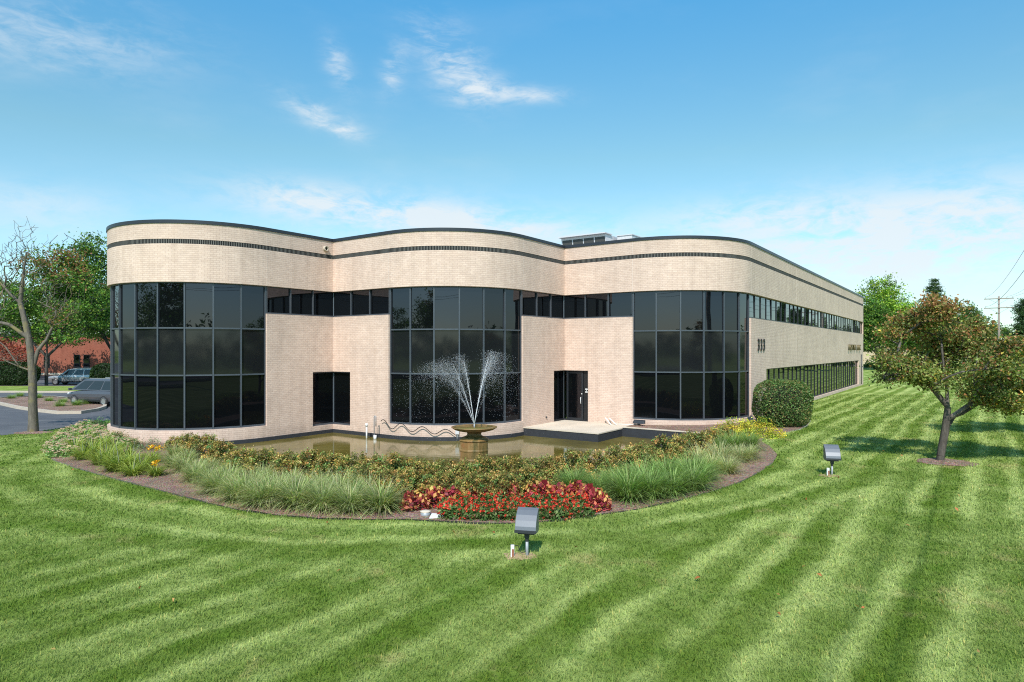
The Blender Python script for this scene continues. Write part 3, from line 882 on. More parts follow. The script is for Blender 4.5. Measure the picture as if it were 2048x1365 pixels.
def make_tree(name, loc, label, cat, trunk, blobs, nclump, leafn, clump_r, leaf, cols, wts, bark, group=None, tip=0.012, rmax=0.4, top_cols=None, seed=1, shell=0.5, step=.5, up=.6, sides=6, bare=None, power=2.5, aspect=.6):
    r = np.random.default_rng(seed)
    root = thing(name, loc, label, cat, group)
    sk = Skel(r)
    for ch in trunk:
        pts_, par = ch
        sk.chain(pts_, par)
    start = max(0, len(trunk[0][0]) // 2)
    tg = crown_pts(nclump, blobs, r, shell)
    sk.reach(tg, step=step, start=start)
    if bare is not None:
        sk.reach(crown_pts(bare[0], bare[1], r, .3), step=step, start=start)
    rad = sk.radii(tip, power, rmax)
    v, f = sk.mesh(rad, sides)
    mesh_np('trunk', v, f, mat=bark, parent=root, smooth=True)
    c = np.repeat(tg, leafn, 0)
    off = r.normal(size=c.shape) * clump_r * np.array([1, 1, .62]); c = c + off
    col = shade(len(c), cols, wts, r) * np.repeat(np.clip(1 + .3 * r.normal(size=(nclump, 1)), .5, 1.8), leafn, 0)
    if top_cols is not None:
        z0, z1, tc, amt = top_cols
        k = np.clip((c[:, 2] - z0) / (z1 - z0), 0, 1) * amt
        cl = np.repeat(r.random(nclump), leafn)
        m = r.random(len(c)) < k * (0.35 + 1.3 * (cl > .45))
        col[m] = shade(int(m.sum()), tc, None, r)
    lv = leaves(c, np.full(len(c), leaf), col, aspect=aspect, up=up, r=r)
    mesh_np('crown', *lv[:2], col=lv[2], mat=M['leaf'], parent=root)
    return root

# ------------------------------------------------------------------ trees
G_M = [(0.045, 0.10, 0.016), (0.08, 0.155, 0.025), (0.03, 0.07, 0.014), (0.14, 0.20, 0.035)]
# crab apple on the lawn
b0 = gp(1880, 925)
CRAB = [(0.06, 0.09, 0.02), (0.115, 0.145, 0.035), (0.21, 0.225, 0.07), (0.19, 0.09, 0.04), (0.42, 0.29, 0.06), (0.25, 0.14, 0.06)]
CRW = [.25, .32, .28, .06, .03, .06]
trunk = [([(-.03, 0, -.15), (.02, 0, .2), (.10, .02, .6), (.17, .02, .95), (.2, 0, 1.3)], -1),
         ([(.24, 0, 1.7), (.24, .05, 2.3), (.18, .1, 2.9), (.12, .1, 3.5)], 4),
         ([(.42, -.1, 1.5), (.75, -.15, 1.75), (1.1, -.2, 2.05), (1.7, -.3, 2.3)], 4),
         ([(.65, .3, 1.38), (1.0, .45, 1.45), (1.6, .6, 1.75)], 3),
         ([(-.35, .1, 2.5), (-1.0, .1, 2.75), (-1.7, 0, 2.65)], 5)]
blobs = [(.4, .2, 3.65, 1.4, 1.7, 1.2), (1.8, .1, 3.3, 1.6, 1.7, 1.25), (-.6, .1, 3.1, 1.0, 1.3, .8), (2.9, .3, 2.9, 1.4, 1.5, 1.2), (.1, 0, 4.3, .9, .9, .7), (1.4, -.6, 2.5, 1.2, 1.0, .6), (2.5, 1.2, 2.5, 1.2, 1.2, .7), (-1.35, 0, 2.75, .6, .8, .35), (-1.75, .1, 3.25, .5, .5, .22), (3.2, -.3, 2.05, .8, .8, .45), (3.6, .2, 3.5, .6, .7, .4), (1.0, 0, 4.75, .5, .5, .25), (-.9, -.6, 3.9, .5, .5, .25), (.9, -.9, 2.2, .5, .5, .25), (.6, 1.5, 3.2, 1.4, 1.2, 1.0), (2.2, 0, 4.0, 1.0, 1.2, .8)]
env = [(.3, .2, 3.5, 1.7, 1.9, 1.15), (2.0, .1, 3.1, 1.9, 1.9, 1.3), (-.9, .1, 3.0, 1.1, 1.3, .6), (3.0, .2, 2.7, 1.2, 1.4, 1.0), (.3, 0, 4.35, .9, .9, .55)]
rb_ = np.random.default_rng(12); blobs = []
for q in crown_pts(44, env, rb_, .3): blobs.append((*q, rb_.uniform(.38, .75), rb_.uniform(.4, .75), rb_.uniform(.2, .42)))
blobs += [(-1.2, 0, 2.75, .55, .7, .25), (-1.5, .1, 2.5, .4, .4, .18), (1.4, -.6, 2.2, .8, .6, .35), (3.2, -.3, 2.0, .7, .7, .4), (2.4, 0, 1.95, .6, .6, .25), (1.9, -.4, 1.8, .7, .6, .28), (2.7, .1, 1.65, .8, .7, .3), (3.5, .2, 1.75, .7, .7, .35), (.95, -.4, 2.0, .5, .5, .25), (3.3, .4, 2.5, .8, .8, .5)]
crab = make_tree('crabapple_tree', b0, 'small crabapple tree with reddish tinged leaves and a leaning forked trunk on the striped lawn', 'tree',
                 trunk, blobs, 560, 80, .17, .09, CRAB, CRW, M['bark_dark'], tip=.0108, rmax=.25, top_cols=(2.9, 4.9, [(.24, .11, .05), (.28, .17, .07), (.17, .14, .05)], .5), seed=4, shell=.2, step=.3, power=2.3)
ring = [(0.75 * math.cos(a) * rnd.uniform(.8, 1.2), .6 * math.sin(a) * rnd.uniform(.8, 1.2)) for a in np.linspace(0, 2 * PI, 25)[:-1]]
def mulch_ring(c, sx, sy):
    mb = MB(); n = 28
    vs = [(c.x, c.y, c.z + .09)] + [(c.x + sx * math.cos(2 * PI * i / n) * rnd.uniform(.85, 1.12), c.y + sy * math.sin(2 * PI * i / n) * rnd.uniform(.85, 1.12), float(ground_z(c.x)) + .012) for i in range(n)]
    mb.add(vs, [(0, 1 + i, 1 + (i + 1) % n) for i in range(n)], smooth=True)
    o = mb.build('mulch_ring', M['mulch']); o['kind'] = 'structure'
mulch_ring(b0 + Vector((.15, 0, 0)), .85, .75)
r2 = copy_tree(crab); r2.location = Vector((22.2, 26.0, 0)); r2.rotation_euler.z = 2.9; r2.scale = (1.0, 1.0, .92)
r2['label'] = 'second crabapple mostly cut off by the right edge of the picture'

# bare tree by the drive
b1 = gp(66, 866)
trunk = [([(0, 0, -.1), (0, 0, .5), (-.02, 0, 1.2), (-.02, 0, 2.0), (-.04, 0, 2.8), (-.10, 0, 3.5), (-.2, 0, 4.3), (-.38, 0, 5.1), (-.62, .05, 5.9)], -1),
         ([(.15, .1, 3.75), (.45, .2, 4.2), (.72, .3, 4.9), (.82, .35, 5.6)], 4),
         ([(-.55, .05, 6.6), (-.45, .05, 7.4), (-.3, 0, 8.2)], 8),
         ([(-1.0, -.05, 6.3), (-1.5, -.1, 6.9), (-2.0, -.1, 7.5)], 8),
         ([(-.7, .1, 3.0), (-1.4, .2, 3.9), (-2.1, .2, 4.5)], 4),
         ([(-.9, -.2, 4.9), (-1.7, -.4, 5.1), (-2.6, -.5, 5.3)], 6)]
r = np.random.default_rng(8)
root = thing('bare_tree', b1, 'nearly leafless tree with pale bark standing alone beside the drive', 'tree')
sk = Skel(r)
for c_, p_ in trunk: sk.chain(c_, p_)
tg = crown_pts(1300, [(-.4, 0, 8.2, 1.15, 1.2, 1.7), (-1.9, 0, 6.9, 1.6, 1.5, 1.9), (.75, .3, 6.3, .9, .9, 1.2), (-2.4, 0, 5.0, 1.5, 1.3, 1.2), (1.3, .3, 5.6, 1.0, .8, .8), (-.9, 0, 3.5, 1.0, .7, .5)], r, .2)
sk.reach(tg, step=.4, jit=.05, start=5, lift=.06, down=2.0)
rad = sk.radii(.0062, 2.2, .18); rad[:9] = np.maximum(rad[:9], np.array([.24, .205, .185, .175, .168, .155, .135, .12, .105]))
for i_, v_ in zip(range(9, 25), (.085, .07, .05, .035, .08, .055, .035, .055, .04, .025, .035, .025, .02, .04, .03, .02)): rad[i_] = max(rad[i_], v_)
v, f = sk.mesh(rad, 7)
mesh_np('trunk', v, f, mat=M['bark_pale'], parent=root, smooth=True)
tl = crown_pts(16, [(.9, .3, 5.3, 1.0, .9, .9)], r, .2)
c = np.repeat(tl, 26, 0) + r.normal(size=(16 * 26, 3)) * .16
lv = leaves(c, np.full(len(c), .09), shade(len(c), [(.06, .12, .02), (.22, .12, .05)], None, r), r=r)
mesh_np('sparse_leaves', *lv[:2], col=lv[2], mat=M['leaf'], parent=root)
mulch_ring(b1, .8, .65)

# maples behind the car park
def maple(loc, h, w, label, seed, cols=G_M, wts=None, top=None, name='maple_tree', lean=0, dens=1.0, group=None, leaf=.26, bare=None, trunk_h=.2, bark=None):
    x = lean
    tr = [([(0, 0, -.2), (0, 0, h * .08), (.05, 0, h * trunk_h)], -1),
          ([(x * .3 - .3, 0, h * .34), (x * .5 - .5, 0, h * .5), (x, 0, h * .7)], 2),
          ([(w * .2, .2, h * .3), (w * .4, .3, h * .42)], 1 if trunk_h < .15 else 2), ([(-w * .25, -.2, h * .34), (-w * .4, 0, h * .45)], 2)]
    rr = np.random.default_rng(seed)
    bl = [(x, 0, h * .62, w * .62, w * .62, h * .3), (x, 0, h * .82, w * .38, w * .38, h * .17)]
    for k in range(7):
        a = 2 * PI * k / 7 + rr.uniform(-.3, .3)
        bl.append((x * .7 + w * .62 * math.cos(a), w * .62 * math.sin(a), h * rr.uniform(.38, .68), w * rr.uniform(.3, .42), w * rr.uniform(.3, .42), h * rr.uniform(.12, .19)))
    return make_tree(name, loc, label, 'tree', tr, bl, int(230 * dens), 58, .52 * h / 16, leaf, cols, wts, bark or M['bark_far'], group=group, tip=.022, rmax=h * .024, seed=seed, shell=.5, step=1.0, top_cols=top, bare=bare)
g1 = maple(Vector((-48.2, 67.5, -.17)), 14.6, 7.4, 'broad green maple with a forked trunk rooted in the grass strip between the car parks', 21, top=(9.5, 13.5, [(.26, .13, .06), (.2, .09, .05), (.12, .14, .04)], .62), lean=1.2, dens=1.6,
           bare=(40, [(1.2, 0, 14.2, 2.4, 2.0, 1.9)]))
g2 = maple(Vector((-46.0, 75.0, -.3)), 17.6, 5.2, 'taller dark green maple half hidden by the curved end of the building', 22, lean=-2.6, dens=1.7)
g3 = maple(Vector((-62, 84, -.3)), 12.5, 8.5, 'rounded green tree behind the red leaved maple', 23, dens=1.1)
red = make_tree('japanese_maple', Vector((-63.5, 80.0, -.3)), 'low red leaved maple in front of the red brick building', 'tree', [([(0, 0, 0), (0, 0, 1.2)], -1)],
                [(0, 0, 3.4, 4.2, 3.0, 1.7), (3, 0, 2.8, 2.6, 2.4, 1.3), (-2.5, 0, 3.2, 2.5, 2.2, 1.5)], 130, 60, .4, .2, [(.22, .05, .035), (.15, .03, .03), (.30, .09, .05)], None, M['bark_far'], tip=.02, seed=30, step=.8)
# trees beyond the far end of the lawn
YG = [(.10, .19, .02), (.17, .26, .03), (.24, .31, .04), (.06, .13, .02)]
maple(Vector((66.5, 118, 0)), 17.0, 8.2, 'tall maple with bright yellow green crown beyond the end of the building', 24, cols=YG, lean=.4, dens=1.3, leaf=.34)
maple(Vector((61.5, 110, 0)), 12.6, 5.0, 'dark green tree tight behind the end wall of the building', 25, dens=1.0, leaf=.32)
maple(Vector((88, 128, 0)), 13.4, 7.0, 'rounded olive green tree to the right of the conifer', 26, cols=[(.05, .085, .02), (.075, .11, .03), (.035, .06, .015)], leaf=.3)
maple(Vector((108, 120, 0)), 11.0, 7.0, 'bushy green tree standing behind the utility pole', 27, leaf=.3)
maple(Vector((76, 122, 0)), 9.5, 5.5, 'lower green tree between the yellow green maple and the conifer', 28, leaf=.3)

def conifer(loc, h, w, label, seed, name='conifer_tree', group=None):
    r = np.random.default_rng(seed)
    root = thing(name, loc, label, 'tree', group)
    sk = Skel(r); n = 24
    sk.chain([(0, 0, h * i / n) for i in range(n + 1)])
    pts_ = []
    for i in range(2, n + 1):
        z = h * i / n; ln = w * (1 - i / n) ** .6 * r.uniform(.7, 1.1) + .3
        m = 5 if i < n - 1 else 3
        for k in range(m):
            a = 2 * PI * (k + r.random()) / m
            ln2 = ln * r.uniform(.6, 1.1); tip = (ln2 * math.cos(a), ln2 * math.sin(a), z + ln2 * r.uniform(.0, .3) - .2)
            sk.chain([(tip[0] * .5, tip[1] * .5, z - .1), tip], i)
            for t in np.linspace(.25, 1, int(3 + ln * 2)):
                pts_.append((tip[0] * t, tip[1] * t, z - .15 + (tip[2] - z) * t))
    v, f = sk.mesh(sk.radii(.02, 2.4, h * .02), 5); mesh_np('trunk', v, f, mat=M['bark_far'], parent=root)
    pts_ = np.array(pts_); c = np.repeat(pts_, 42, 0); c = c + r.normal(size=c.shape) * np.array([.34, .34, .16])
    lv = leaves(c, np.full(len(c), .3), shade(len(c), [(.035, .07, .028), (.055, .10, .035), (.025, .05, .02)], None, r), aspect=.28, up=.3, r=r)
    mesh_np('crown', *lv[:2], col=lv[2], mat=M['leaf'], parent=root)
    return root
maple(Vector((72, 138, 0)), 12.0, 8.0, 'dark leafy tree filling the gap left of the conifer', 31, leaf=.34)
maple(Vector((98, 140, 0)), 13.0, 9.0, 'dark leafy tree between the conifer and the utility pole', 32, leaf=.34)
maple(Vector((118, 135, 0)), 13.0, 9.0, 'wide leafy tree right of the utility pole', 33, leaf=.34)
conifer(Vector((82.5, 127.5, 0)), 17.2, 4.6, 'dark conifer with upswept boughs above the crabapple', 40)
conifer(Vector((71.0, 90.0, 0)), 10.5, 3.0, 'small spruce beside the distant utility pole', 41)
# trees across the street and beyond the right-hand lawn: they show only as mirror images in the dark glass
for i, (x, y, s) in enumerate([(-40, -32, 1.0), (-22, -44, .8), (-62, -18, 1.15), (8, -62, .75), (40, -82, .9), (-36, 16, .66), (70, 38, .75), (84, 58, .8), (52, 10, .7)]):
    q = copy_tree((g1, g2, g3)[i % 3]); q.location = (x, y, 0); q.rotation_euler.z = i * 1.3; q.scale = (s, s, s)
    q['label'] = 'street tree mirrored in the dark glass of the building'; q['group'] = 'trees mirrored in the glass'

# distant woods all round the horizon
def far_woods():
    r = np.random.default_rng(61); cs, cc = [], []
    for k in range(420):
        a = 2 * PI * k / 420 + r.uniform(-.01, .01); dist = r.uniform(175, 250)
        if math.cos(a) < -.2: dist = r.uniform(105, 160)
        hgt = r.uniform(5.5, 9.5) * (1.25 if r.random() < .2 else 1)
        x, y = dist * math.sin(a), dist * math.cos(a)
        n = 130; d = unit(r.normal(size=(n, 3))); d[:, 2] = np.abs(d[:, 2])
        cs.append(np.array([x, y, 0]) + d * np.array([3.2, 3.2, hgt]) * r.uniform(.7, 1, (n, 1)))
        cc.append(shade(n, [np.array([.035, .065, .02]) * r.uniform(.7, 1.5)], None, r))
    c = np.concatenate(cs); lv = leaves(c, np.full(len(c), 1.15), np.concatenate(cc), up=.4, r=r)
    o = mesh_np('distant_woods', *lv[:2], col=lv[2], mat=M['leaf']); tag(o, kind='stuff')
far_woods()

# ------------------------------------------------------------------ shrubs
def shrub_mesh(seed, rad, h, n, leaf, cols_in, cols_out, up=.5, upright=0.0, aspect=.55, clumps=60, spread=.075):
    r = np.random.default_rng(seed)
    d = unit(r.normal(size=(clumps, 3))); d[:, 2] = np.abs(d[:, 2]) * 1.0 - .12
    q = .45 + .55 * r.random(clumps) ** .5
    c0 = d * q[:, None] * np.array([rad, rad, h * .92]); c0[:, 2] = np.maximum(c0[:, 2] + upright * r.random(clumps) * h * .25, .08)
    m = n // clumps
    c = np.repeat(c0, m, 0) + r.normal(size=(clumps * m, 3)) * spread * np.array([1, 1, 1.1])
    c[:, 2] = np.maximum(c[:, 2], .03)
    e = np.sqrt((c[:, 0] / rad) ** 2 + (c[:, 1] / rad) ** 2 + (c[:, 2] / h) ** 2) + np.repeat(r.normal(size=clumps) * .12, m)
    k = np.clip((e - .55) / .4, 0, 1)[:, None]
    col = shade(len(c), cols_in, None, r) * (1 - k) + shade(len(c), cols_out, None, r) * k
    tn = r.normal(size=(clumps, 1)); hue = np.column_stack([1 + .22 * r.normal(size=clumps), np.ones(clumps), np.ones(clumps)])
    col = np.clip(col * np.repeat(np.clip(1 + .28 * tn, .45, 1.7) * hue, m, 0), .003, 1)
    lv = leaves(c, np.full(len(c), leaf), col, aspect=aspect, up=up, r=r)
    sk = Skel(r); sk.chain([(0, 0, -.05), (0, 0, .08)]); sk.reach(c0, step=.2, start=0, lift=0)
    st = sk.mesh(sk.radii(.0035, 2.3, .03), 4)
    return lv, st
def shrub(name, loc, label, cat, lv, st, group=None, mat=None):
    root = thing(name, loc, label, cat, group)
    mesh_np('foliage', *lv[:2], col=lv[2], mat=mat or M['shrubleaf'], parent=root)
    mesh_np('stem', *st, mat=M['bark_dark'], parent=root)
    return root
SPI_IN = [(.03, .05, .01), (.05, .075, .016), (.035, .035, .012)]  # green inner leaves, with shade inside the mound darkened into their colour
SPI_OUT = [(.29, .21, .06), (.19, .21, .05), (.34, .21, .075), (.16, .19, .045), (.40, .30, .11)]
protos = []
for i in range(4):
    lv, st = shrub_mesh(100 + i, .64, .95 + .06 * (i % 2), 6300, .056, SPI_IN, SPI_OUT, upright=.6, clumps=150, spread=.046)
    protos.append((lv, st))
HEDGE = [(350, 872, .6), (375, 866, .82), (406, 866, 1.0), (445, 884, .95), (485, 893, .98), (528, 893, 1.0), (574, 899, .95), (618, 901, .95), (660, 903, .95), (704, 904, .98), (748, 906, .98), (790, 910, 1.0), (835, 915, .95), (880, 918, .95), (925, 917, .97), (970, 915, 1.0),
         (1012, 912, 1.0), (1055, 911, .98), (1100, 908, .92), (1145, 904, .9), (1190, 898, .92), (1235, 888, .98), (1280, 881, 1.0), (1325, 874, 1.0), (1365, 866, 1.0), (1396, 860, .95), (1424, 855, .85), (1448, 855, .7)]
def from_top(px, py, h):
    z = -.2
    for _ in range(8):
        d = F * (CAMZ - z - h) / (py - 700.0); x = (px - 1024) / F * d; z = float(ground_z(x))
    return Vector((x, d, z + .02))
roots = [None] * 4
HL = 'rounded bronze green shrub in the long row along the pool edge'; HG = 'bronze green shrubs along the pool edge'
def place_shrub(loc, s, k, rz):
    if roots[k] is None:
        roots[k] = shrub('spirea_shrub', loc, HL, 'shrub', *protos[k], group=HG); q = roots[k]
    else: q = copy_tree(roots[k])
    q.location = loc; q.rotation_euler.z = rz; q.scale = (s * rnd.uniform(.95, 1.1), s * rnd.uniform(.95, 1.1), s)
    return q
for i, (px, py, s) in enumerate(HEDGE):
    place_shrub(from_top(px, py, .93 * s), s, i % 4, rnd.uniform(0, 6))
# a front rank gives the row its depth
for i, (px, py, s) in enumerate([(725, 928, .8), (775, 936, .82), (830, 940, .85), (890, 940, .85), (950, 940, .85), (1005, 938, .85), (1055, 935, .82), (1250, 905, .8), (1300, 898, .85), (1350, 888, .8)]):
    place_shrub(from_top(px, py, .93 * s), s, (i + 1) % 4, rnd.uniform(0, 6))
lv, st = shrub_mesh(120, .42, .55, 1000, .04, SPI_IN, [(.14, .15, .05), (.2, .16, .06)], upright=.6, clumps=40)
for i, (px, py, lab, s) in enumerate([(243, 862, 'small dark shrub against the brick base of the curved bay', 1.0), (273, 874, 'little bronze shrub alone in the mulch by the curved bay', .85)]):
    q = shrub('young_shrub', gp(px, py + 26), lab, 'shrub', lv, st); q.scale = (s, s, s)
lv, st = shrub_mesh(121, .5, .5, 900, .04, [(.06, .085, .03)], [(.22, .27, .15), (.15, .19, .09)], upright=.4, clumps=40)
shrub('silvery_shrub', gp(303, 902), 'silvery grey green shrub next to the bronze row', 'shrub', lv, st)
YEL = [(.43, .40, .035), (.50, .46, .06), (.30, .34, .035)]
lv, st = shrub_mesh(130, .85, .85, 3800, .055, [(.16, .17, .02), (.25, .23, .025)], YEL, clumps=110, spread=.075)
for px, py, s, lab in ((1466, 868, 1.12, 'golden yellow shrub at the end of the bronze row'), (1519, 868, 1.1, 'golden yellow mound in front of the clipped round bush')):
    q = shrub('golden_shrub', gp(px, py + 6), lab, 'shrub', lv, st, group='golden shrubs'); q.scale = (s, s * 1.05, s * .9)
    q.rotation_euler.z = px
lv, st = shrub_mesh(131, .62, .6, 3600, .05, [(.03, .06, .012)], [(.07, .15, .02), (.09, .18, .03)], clumps=90, spread=.06, aspect=.35)
shrub('low_conifer_shrub', gp(1536, 855), 'low bright green shrub between golden mound and clipped bush', 'shrub', lv, st)
# clipped bush: a rounded box shape
r = np.random.default_rng(140)
def clipped(loc, sx, sy, sz, n, leaf, label, cols, seed, name='clipped_bush', cat='bush', pw=3.2, rz=0.0, lumps=.05, core=True):
    r = np.random.default_rng(seed)
    root = thing(name, loc, label, cat, rz=rz)
    d = unit(r.normal(size=(n, 3))); k = (np.abs(d) ** pw).sum(1) ** (-1 / pw)
    q = d * k[:, None]
    ln = np.sin(q[:, 0] * 5 + 1) * np.sin(q[:, 1] * 4.3 + 2) * np.sin(q[:, 2] * 4.7)
    rad = 1 - np.abs(r.normal(size=n)) * .045 + lumps * ln
    c = q * rad[:, None] * np.array([sx, sy, sz]) + np.array([0, 0, sz * .98])
    c = c[c[:, 2] > .06]
    col = shade(len(c), cols, None, r)
    lv = leaves(c, np.full(len(c), leaf), col, aspect=.55, up=.7, r=r)
    mesh_np('foliage', *lv[:2], col=lv[2], mat=M['shrubleaf'], parent=root)
    sk = Skel(r); sk.chain([(0, 0, -.05), (0, 0, sz * .4)])
    sk.reach(crown_pts(70, [(0, 0, sz, sx * .8, sy * .8, sz * .8)], r, .6), step=.3)
    v, f = sk.mesh(sk.radii(.008, 2.3, .07), 5); mesh_np('stem', v, f, mat=M['bark_dark'], parent=root)
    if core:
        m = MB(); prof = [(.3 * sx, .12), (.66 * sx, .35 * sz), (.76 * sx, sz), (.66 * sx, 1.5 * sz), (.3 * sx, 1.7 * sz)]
        m.lathe(prof, (0, 0, 0), 20); ic = m.build('dark_inner_core', M['darkcore'], root); ic.scale = (1, sy / sx, 1)  # solid dark core added against see-through, standing for the shaded twiggy inside
    return root
M['darkcore'] = simple('dark_core_fill', (.016, .022, .01), .95)  # near-black fill, inner shade of the bushes put into its colour
VIB = [(.06, .115, .03), (.09, .165, .045), (.05, .09, .028), (.14, .21, .07), (.19, .15, .06)]
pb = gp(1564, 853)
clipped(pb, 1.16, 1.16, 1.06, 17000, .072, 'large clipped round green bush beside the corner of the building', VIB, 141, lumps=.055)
clipped(gp(1606, 846) + Vector((0, .9, 0)), .52, .5, .55, 3200, .065, 'small green bush peeping out behind the clipped round bush', VIB, 142)
# hedges in the car park
HC = [(.012, .026, .009), (.02, .04, .012), (.028, .05, .016)]
clipped(Vector((-52.0, 66.0, -.2)), 4.2, 1.0, 1.25, 16000, .17, 'dark clipped hedge at the left edge of the car park', HC, 143, name='hedge', cat='hedge', rz=-.05)
clipped(Vector((-37.0, 60.5, -.2)), 1.9, 1.1, 1.2, 9000, .16, 'dark clipped hedge behind the grey minivan', HC, 144, name='hedge', cat='hedge')
# far bushes along the pale building
rf = None
lvf, stf = shrub_mesh(150, 1.0, 1.7, 700, .3, [(.03, .06, .015)], [(.06, .12, .03)], clumps=40, spread=.2)
for i in range(7):
    loc = Vector((69.0 + i * 3.7, 126 - i * .9, 0))
    if rf is None: rf = shrub('round_bush', loc, 'small round green bush in the far row below the pale building', 'bush', lvf, stf, group='far row of round bushes'); q = rf
    else: q = copy_tree(rf)
    q.location = loc; q.rotation_euler.z = i
clipped(Vector((60.0, 104, 0)), 2.2, 1.2, .8, 1500, .25, 'low dark bush by the kerb past the end of the building', HC, 145, name='low_bush')

# ------------------------------------------------------------------ ornamental grasses
def grass_clump(seed, n, ln, cols0, cols1, lean=.45, droop=1.1, width=.009, base=.13):
    r = np.random.default_rng(seed)
    a = r.uniform(0, 2 * PI, n); br = base * np.sqrt(r.random(n))
    b = np.column_stack([br * np.cos(a), br * np.sin(a), np.zeros(n)])
    az = a + r.normal(size=n) * .5
    l = ln * r.uniform(.6, 1.1, n)
    return blades(b, az, np.abs(r.normal(size=n)) * lean * .8 + .05, l, np.full(n, width) * r.uniform(.7, 1.3, n), droop * r.uniform(.5, 1.3, n), shade(n, cols0, None, r, .3), shade(n, cols1, None, r, .3), seg=5, r=r)
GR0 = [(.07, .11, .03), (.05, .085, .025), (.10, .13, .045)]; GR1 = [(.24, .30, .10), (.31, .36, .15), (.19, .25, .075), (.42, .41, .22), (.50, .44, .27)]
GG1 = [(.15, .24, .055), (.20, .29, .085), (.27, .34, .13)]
PL0 = [(.12, .15, .05), (.2, .18, .08)]; PL1 = [(.36, .38, .2), (.46, .42, .25), (.26, .32, .13)]
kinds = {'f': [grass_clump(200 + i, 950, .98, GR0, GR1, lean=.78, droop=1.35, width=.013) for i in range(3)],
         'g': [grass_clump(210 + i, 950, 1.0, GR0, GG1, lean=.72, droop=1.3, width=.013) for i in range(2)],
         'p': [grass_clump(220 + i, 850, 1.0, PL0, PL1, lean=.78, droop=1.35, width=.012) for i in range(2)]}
meshes = {}
def clump(kind, i, loc, s, label, group):
    key = (kind, i)
    if key not in meshes:
        v, f, c = kinds[kind][i]; o = mesh_np('ornamental_grass', v, f, col=c, mat=M['grassblade']); meshes[key] = o
    else:
        o = meshes[key].copy(); COL.objects.link(o)
    o.location = loc; o.rotation_euler = (0, 0, rnd.uniform(0, 6)); o.scale = (s * rnd.uniform(.95, 1.1), s * rnd.uniform(.95, 1.1), s * rnd.uniform(.92, 1.08))
    tag(o, label, 'ornamental grass', group)
GL = 'grey green fountain grass clump in the drift left of the red flower bed'
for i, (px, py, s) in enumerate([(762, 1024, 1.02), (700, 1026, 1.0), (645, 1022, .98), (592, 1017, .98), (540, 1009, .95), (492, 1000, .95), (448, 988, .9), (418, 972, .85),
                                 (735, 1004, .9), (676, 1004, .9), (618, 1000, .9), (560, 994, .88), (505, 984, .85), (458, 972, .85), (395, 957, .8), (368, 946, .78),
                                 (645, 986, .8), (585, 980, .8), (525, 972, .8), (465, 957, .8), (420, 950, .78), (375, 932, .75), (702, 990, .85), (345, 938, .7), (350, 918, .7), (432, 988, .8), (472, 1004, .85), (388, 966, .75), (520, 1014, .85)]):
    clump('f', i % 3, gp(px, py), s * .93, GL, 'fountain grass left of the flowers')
GL2 = 'deep green fountain grass clump in the drift right of the red flower bed'
for i, (px, py, s) in enumerate([(1148, 988, .85), (1258, 1004, 1.0), (1300, 1000, .95), (1345, 992, .95), (1388, 982, .92), (1195, 992, .75), (1230, 985, .85), (1285, 980, .95), (1330, 972, .95), (1375, 965, .95), (1405, 962, .8)]):
    clump('g', i % 2, gp(px, py), s, GL2, 'fountain grass right of the flowers')
GL3 = 'pale straw tinted grass clump near the right end of the mulch bed'
for i, (px, py, s) in enumerate([(1398, 935, .85), (1440, 932, .9), (1425, 945, .8), (1480, 925, .7), (1455, 950, .7), (1500, 920, .62)]):
    clump('p', i % 2, gp(px, py), s, GL3, 'pale grasses at the right end of the bed')
for i, (px, py, s) in enumerate([(1468, 906, .9), (1500, 902, .85), (1445, 908, .7)]):
    clump('g', i % 2, gp(px, py), s, 'fresh green grass clump behind the pale straw grasses', 'green grasses behind the pale ones')
# tufts on the car park island
isl_t = None
for i, (px, py) in enumerate([(23, 800), (40, 796), (76, 799), (98, 805), (126, 808), (120, 816), (153, 814), (175, 811)]):
    clump('g', i % 2, gp(px, py + 1), .62, 'small green grass tuft planted on the car park island', 'grass tufts on the island')

# daylilies: wide arching straps
DL0 = [(.09, .14, .02), (.13, .17, .03)]; DL1 = [(.24, .29, .06), (.33, .35, .09), (.18, .23, .045)]
def daylily(seed, flowers):
    r = np.random.default_rng(seed)
    n = 230; a = r.uniform(0, 2 * PI, n); br = .16 * np.sqrt(r.random(n))
    v = blades(np.column_stack([br * np.cos(a), br * np.sin(a), np.zeros(n)]), a, np.abs(r.normal(size=n)) * .4 + .1, .75 * r.uniform(.6, 1.1, n), np.full(n, .026), 1.35 * r.uniform(.6, 1.3, n), shade(n, DL0, None, r), shade(n, DL1, None, r), seg=5, r=r)
    fl = None
    if flowers:
        k = 16; c0 = np.column_stack([r.uniform(-.25, .25, 5), r.uniform(-.25, .25, 5), r.uniform(.5, .7, 5)])
        c = np.repeat(c0, k, 0) + r.normal(size=(5 * k, 3)) * .035
        fl = leaves(c, np.full(len(c), .09), shade(len(c), [(.75, .48, .02), (.65, .33, .02)], None, r), r=r)
    return v, fl
dl = [daylily(300, False), daylily(301, False), daylily(302, True)]
droot = {}
DSP = [(150, 905, 0, 1.0), (185, 915, 1, 1.05), (215, 926, 0, 1.05), (170, 890, 1, 1.0), (205, 900, 0, 1.0), (240, 945, 1, 1.1), (262, 938, 0, 1.05), (282, 945, 1, .95), (230, 910, 0, .9), (250, 918, 1, .8), (305, 928, 2, .85), (312, 954, 2, .7), (165, 921, 1, .9), (200, 932, 0, .95), (228, 944, 1, .9), (265, 954, 0, .85)]
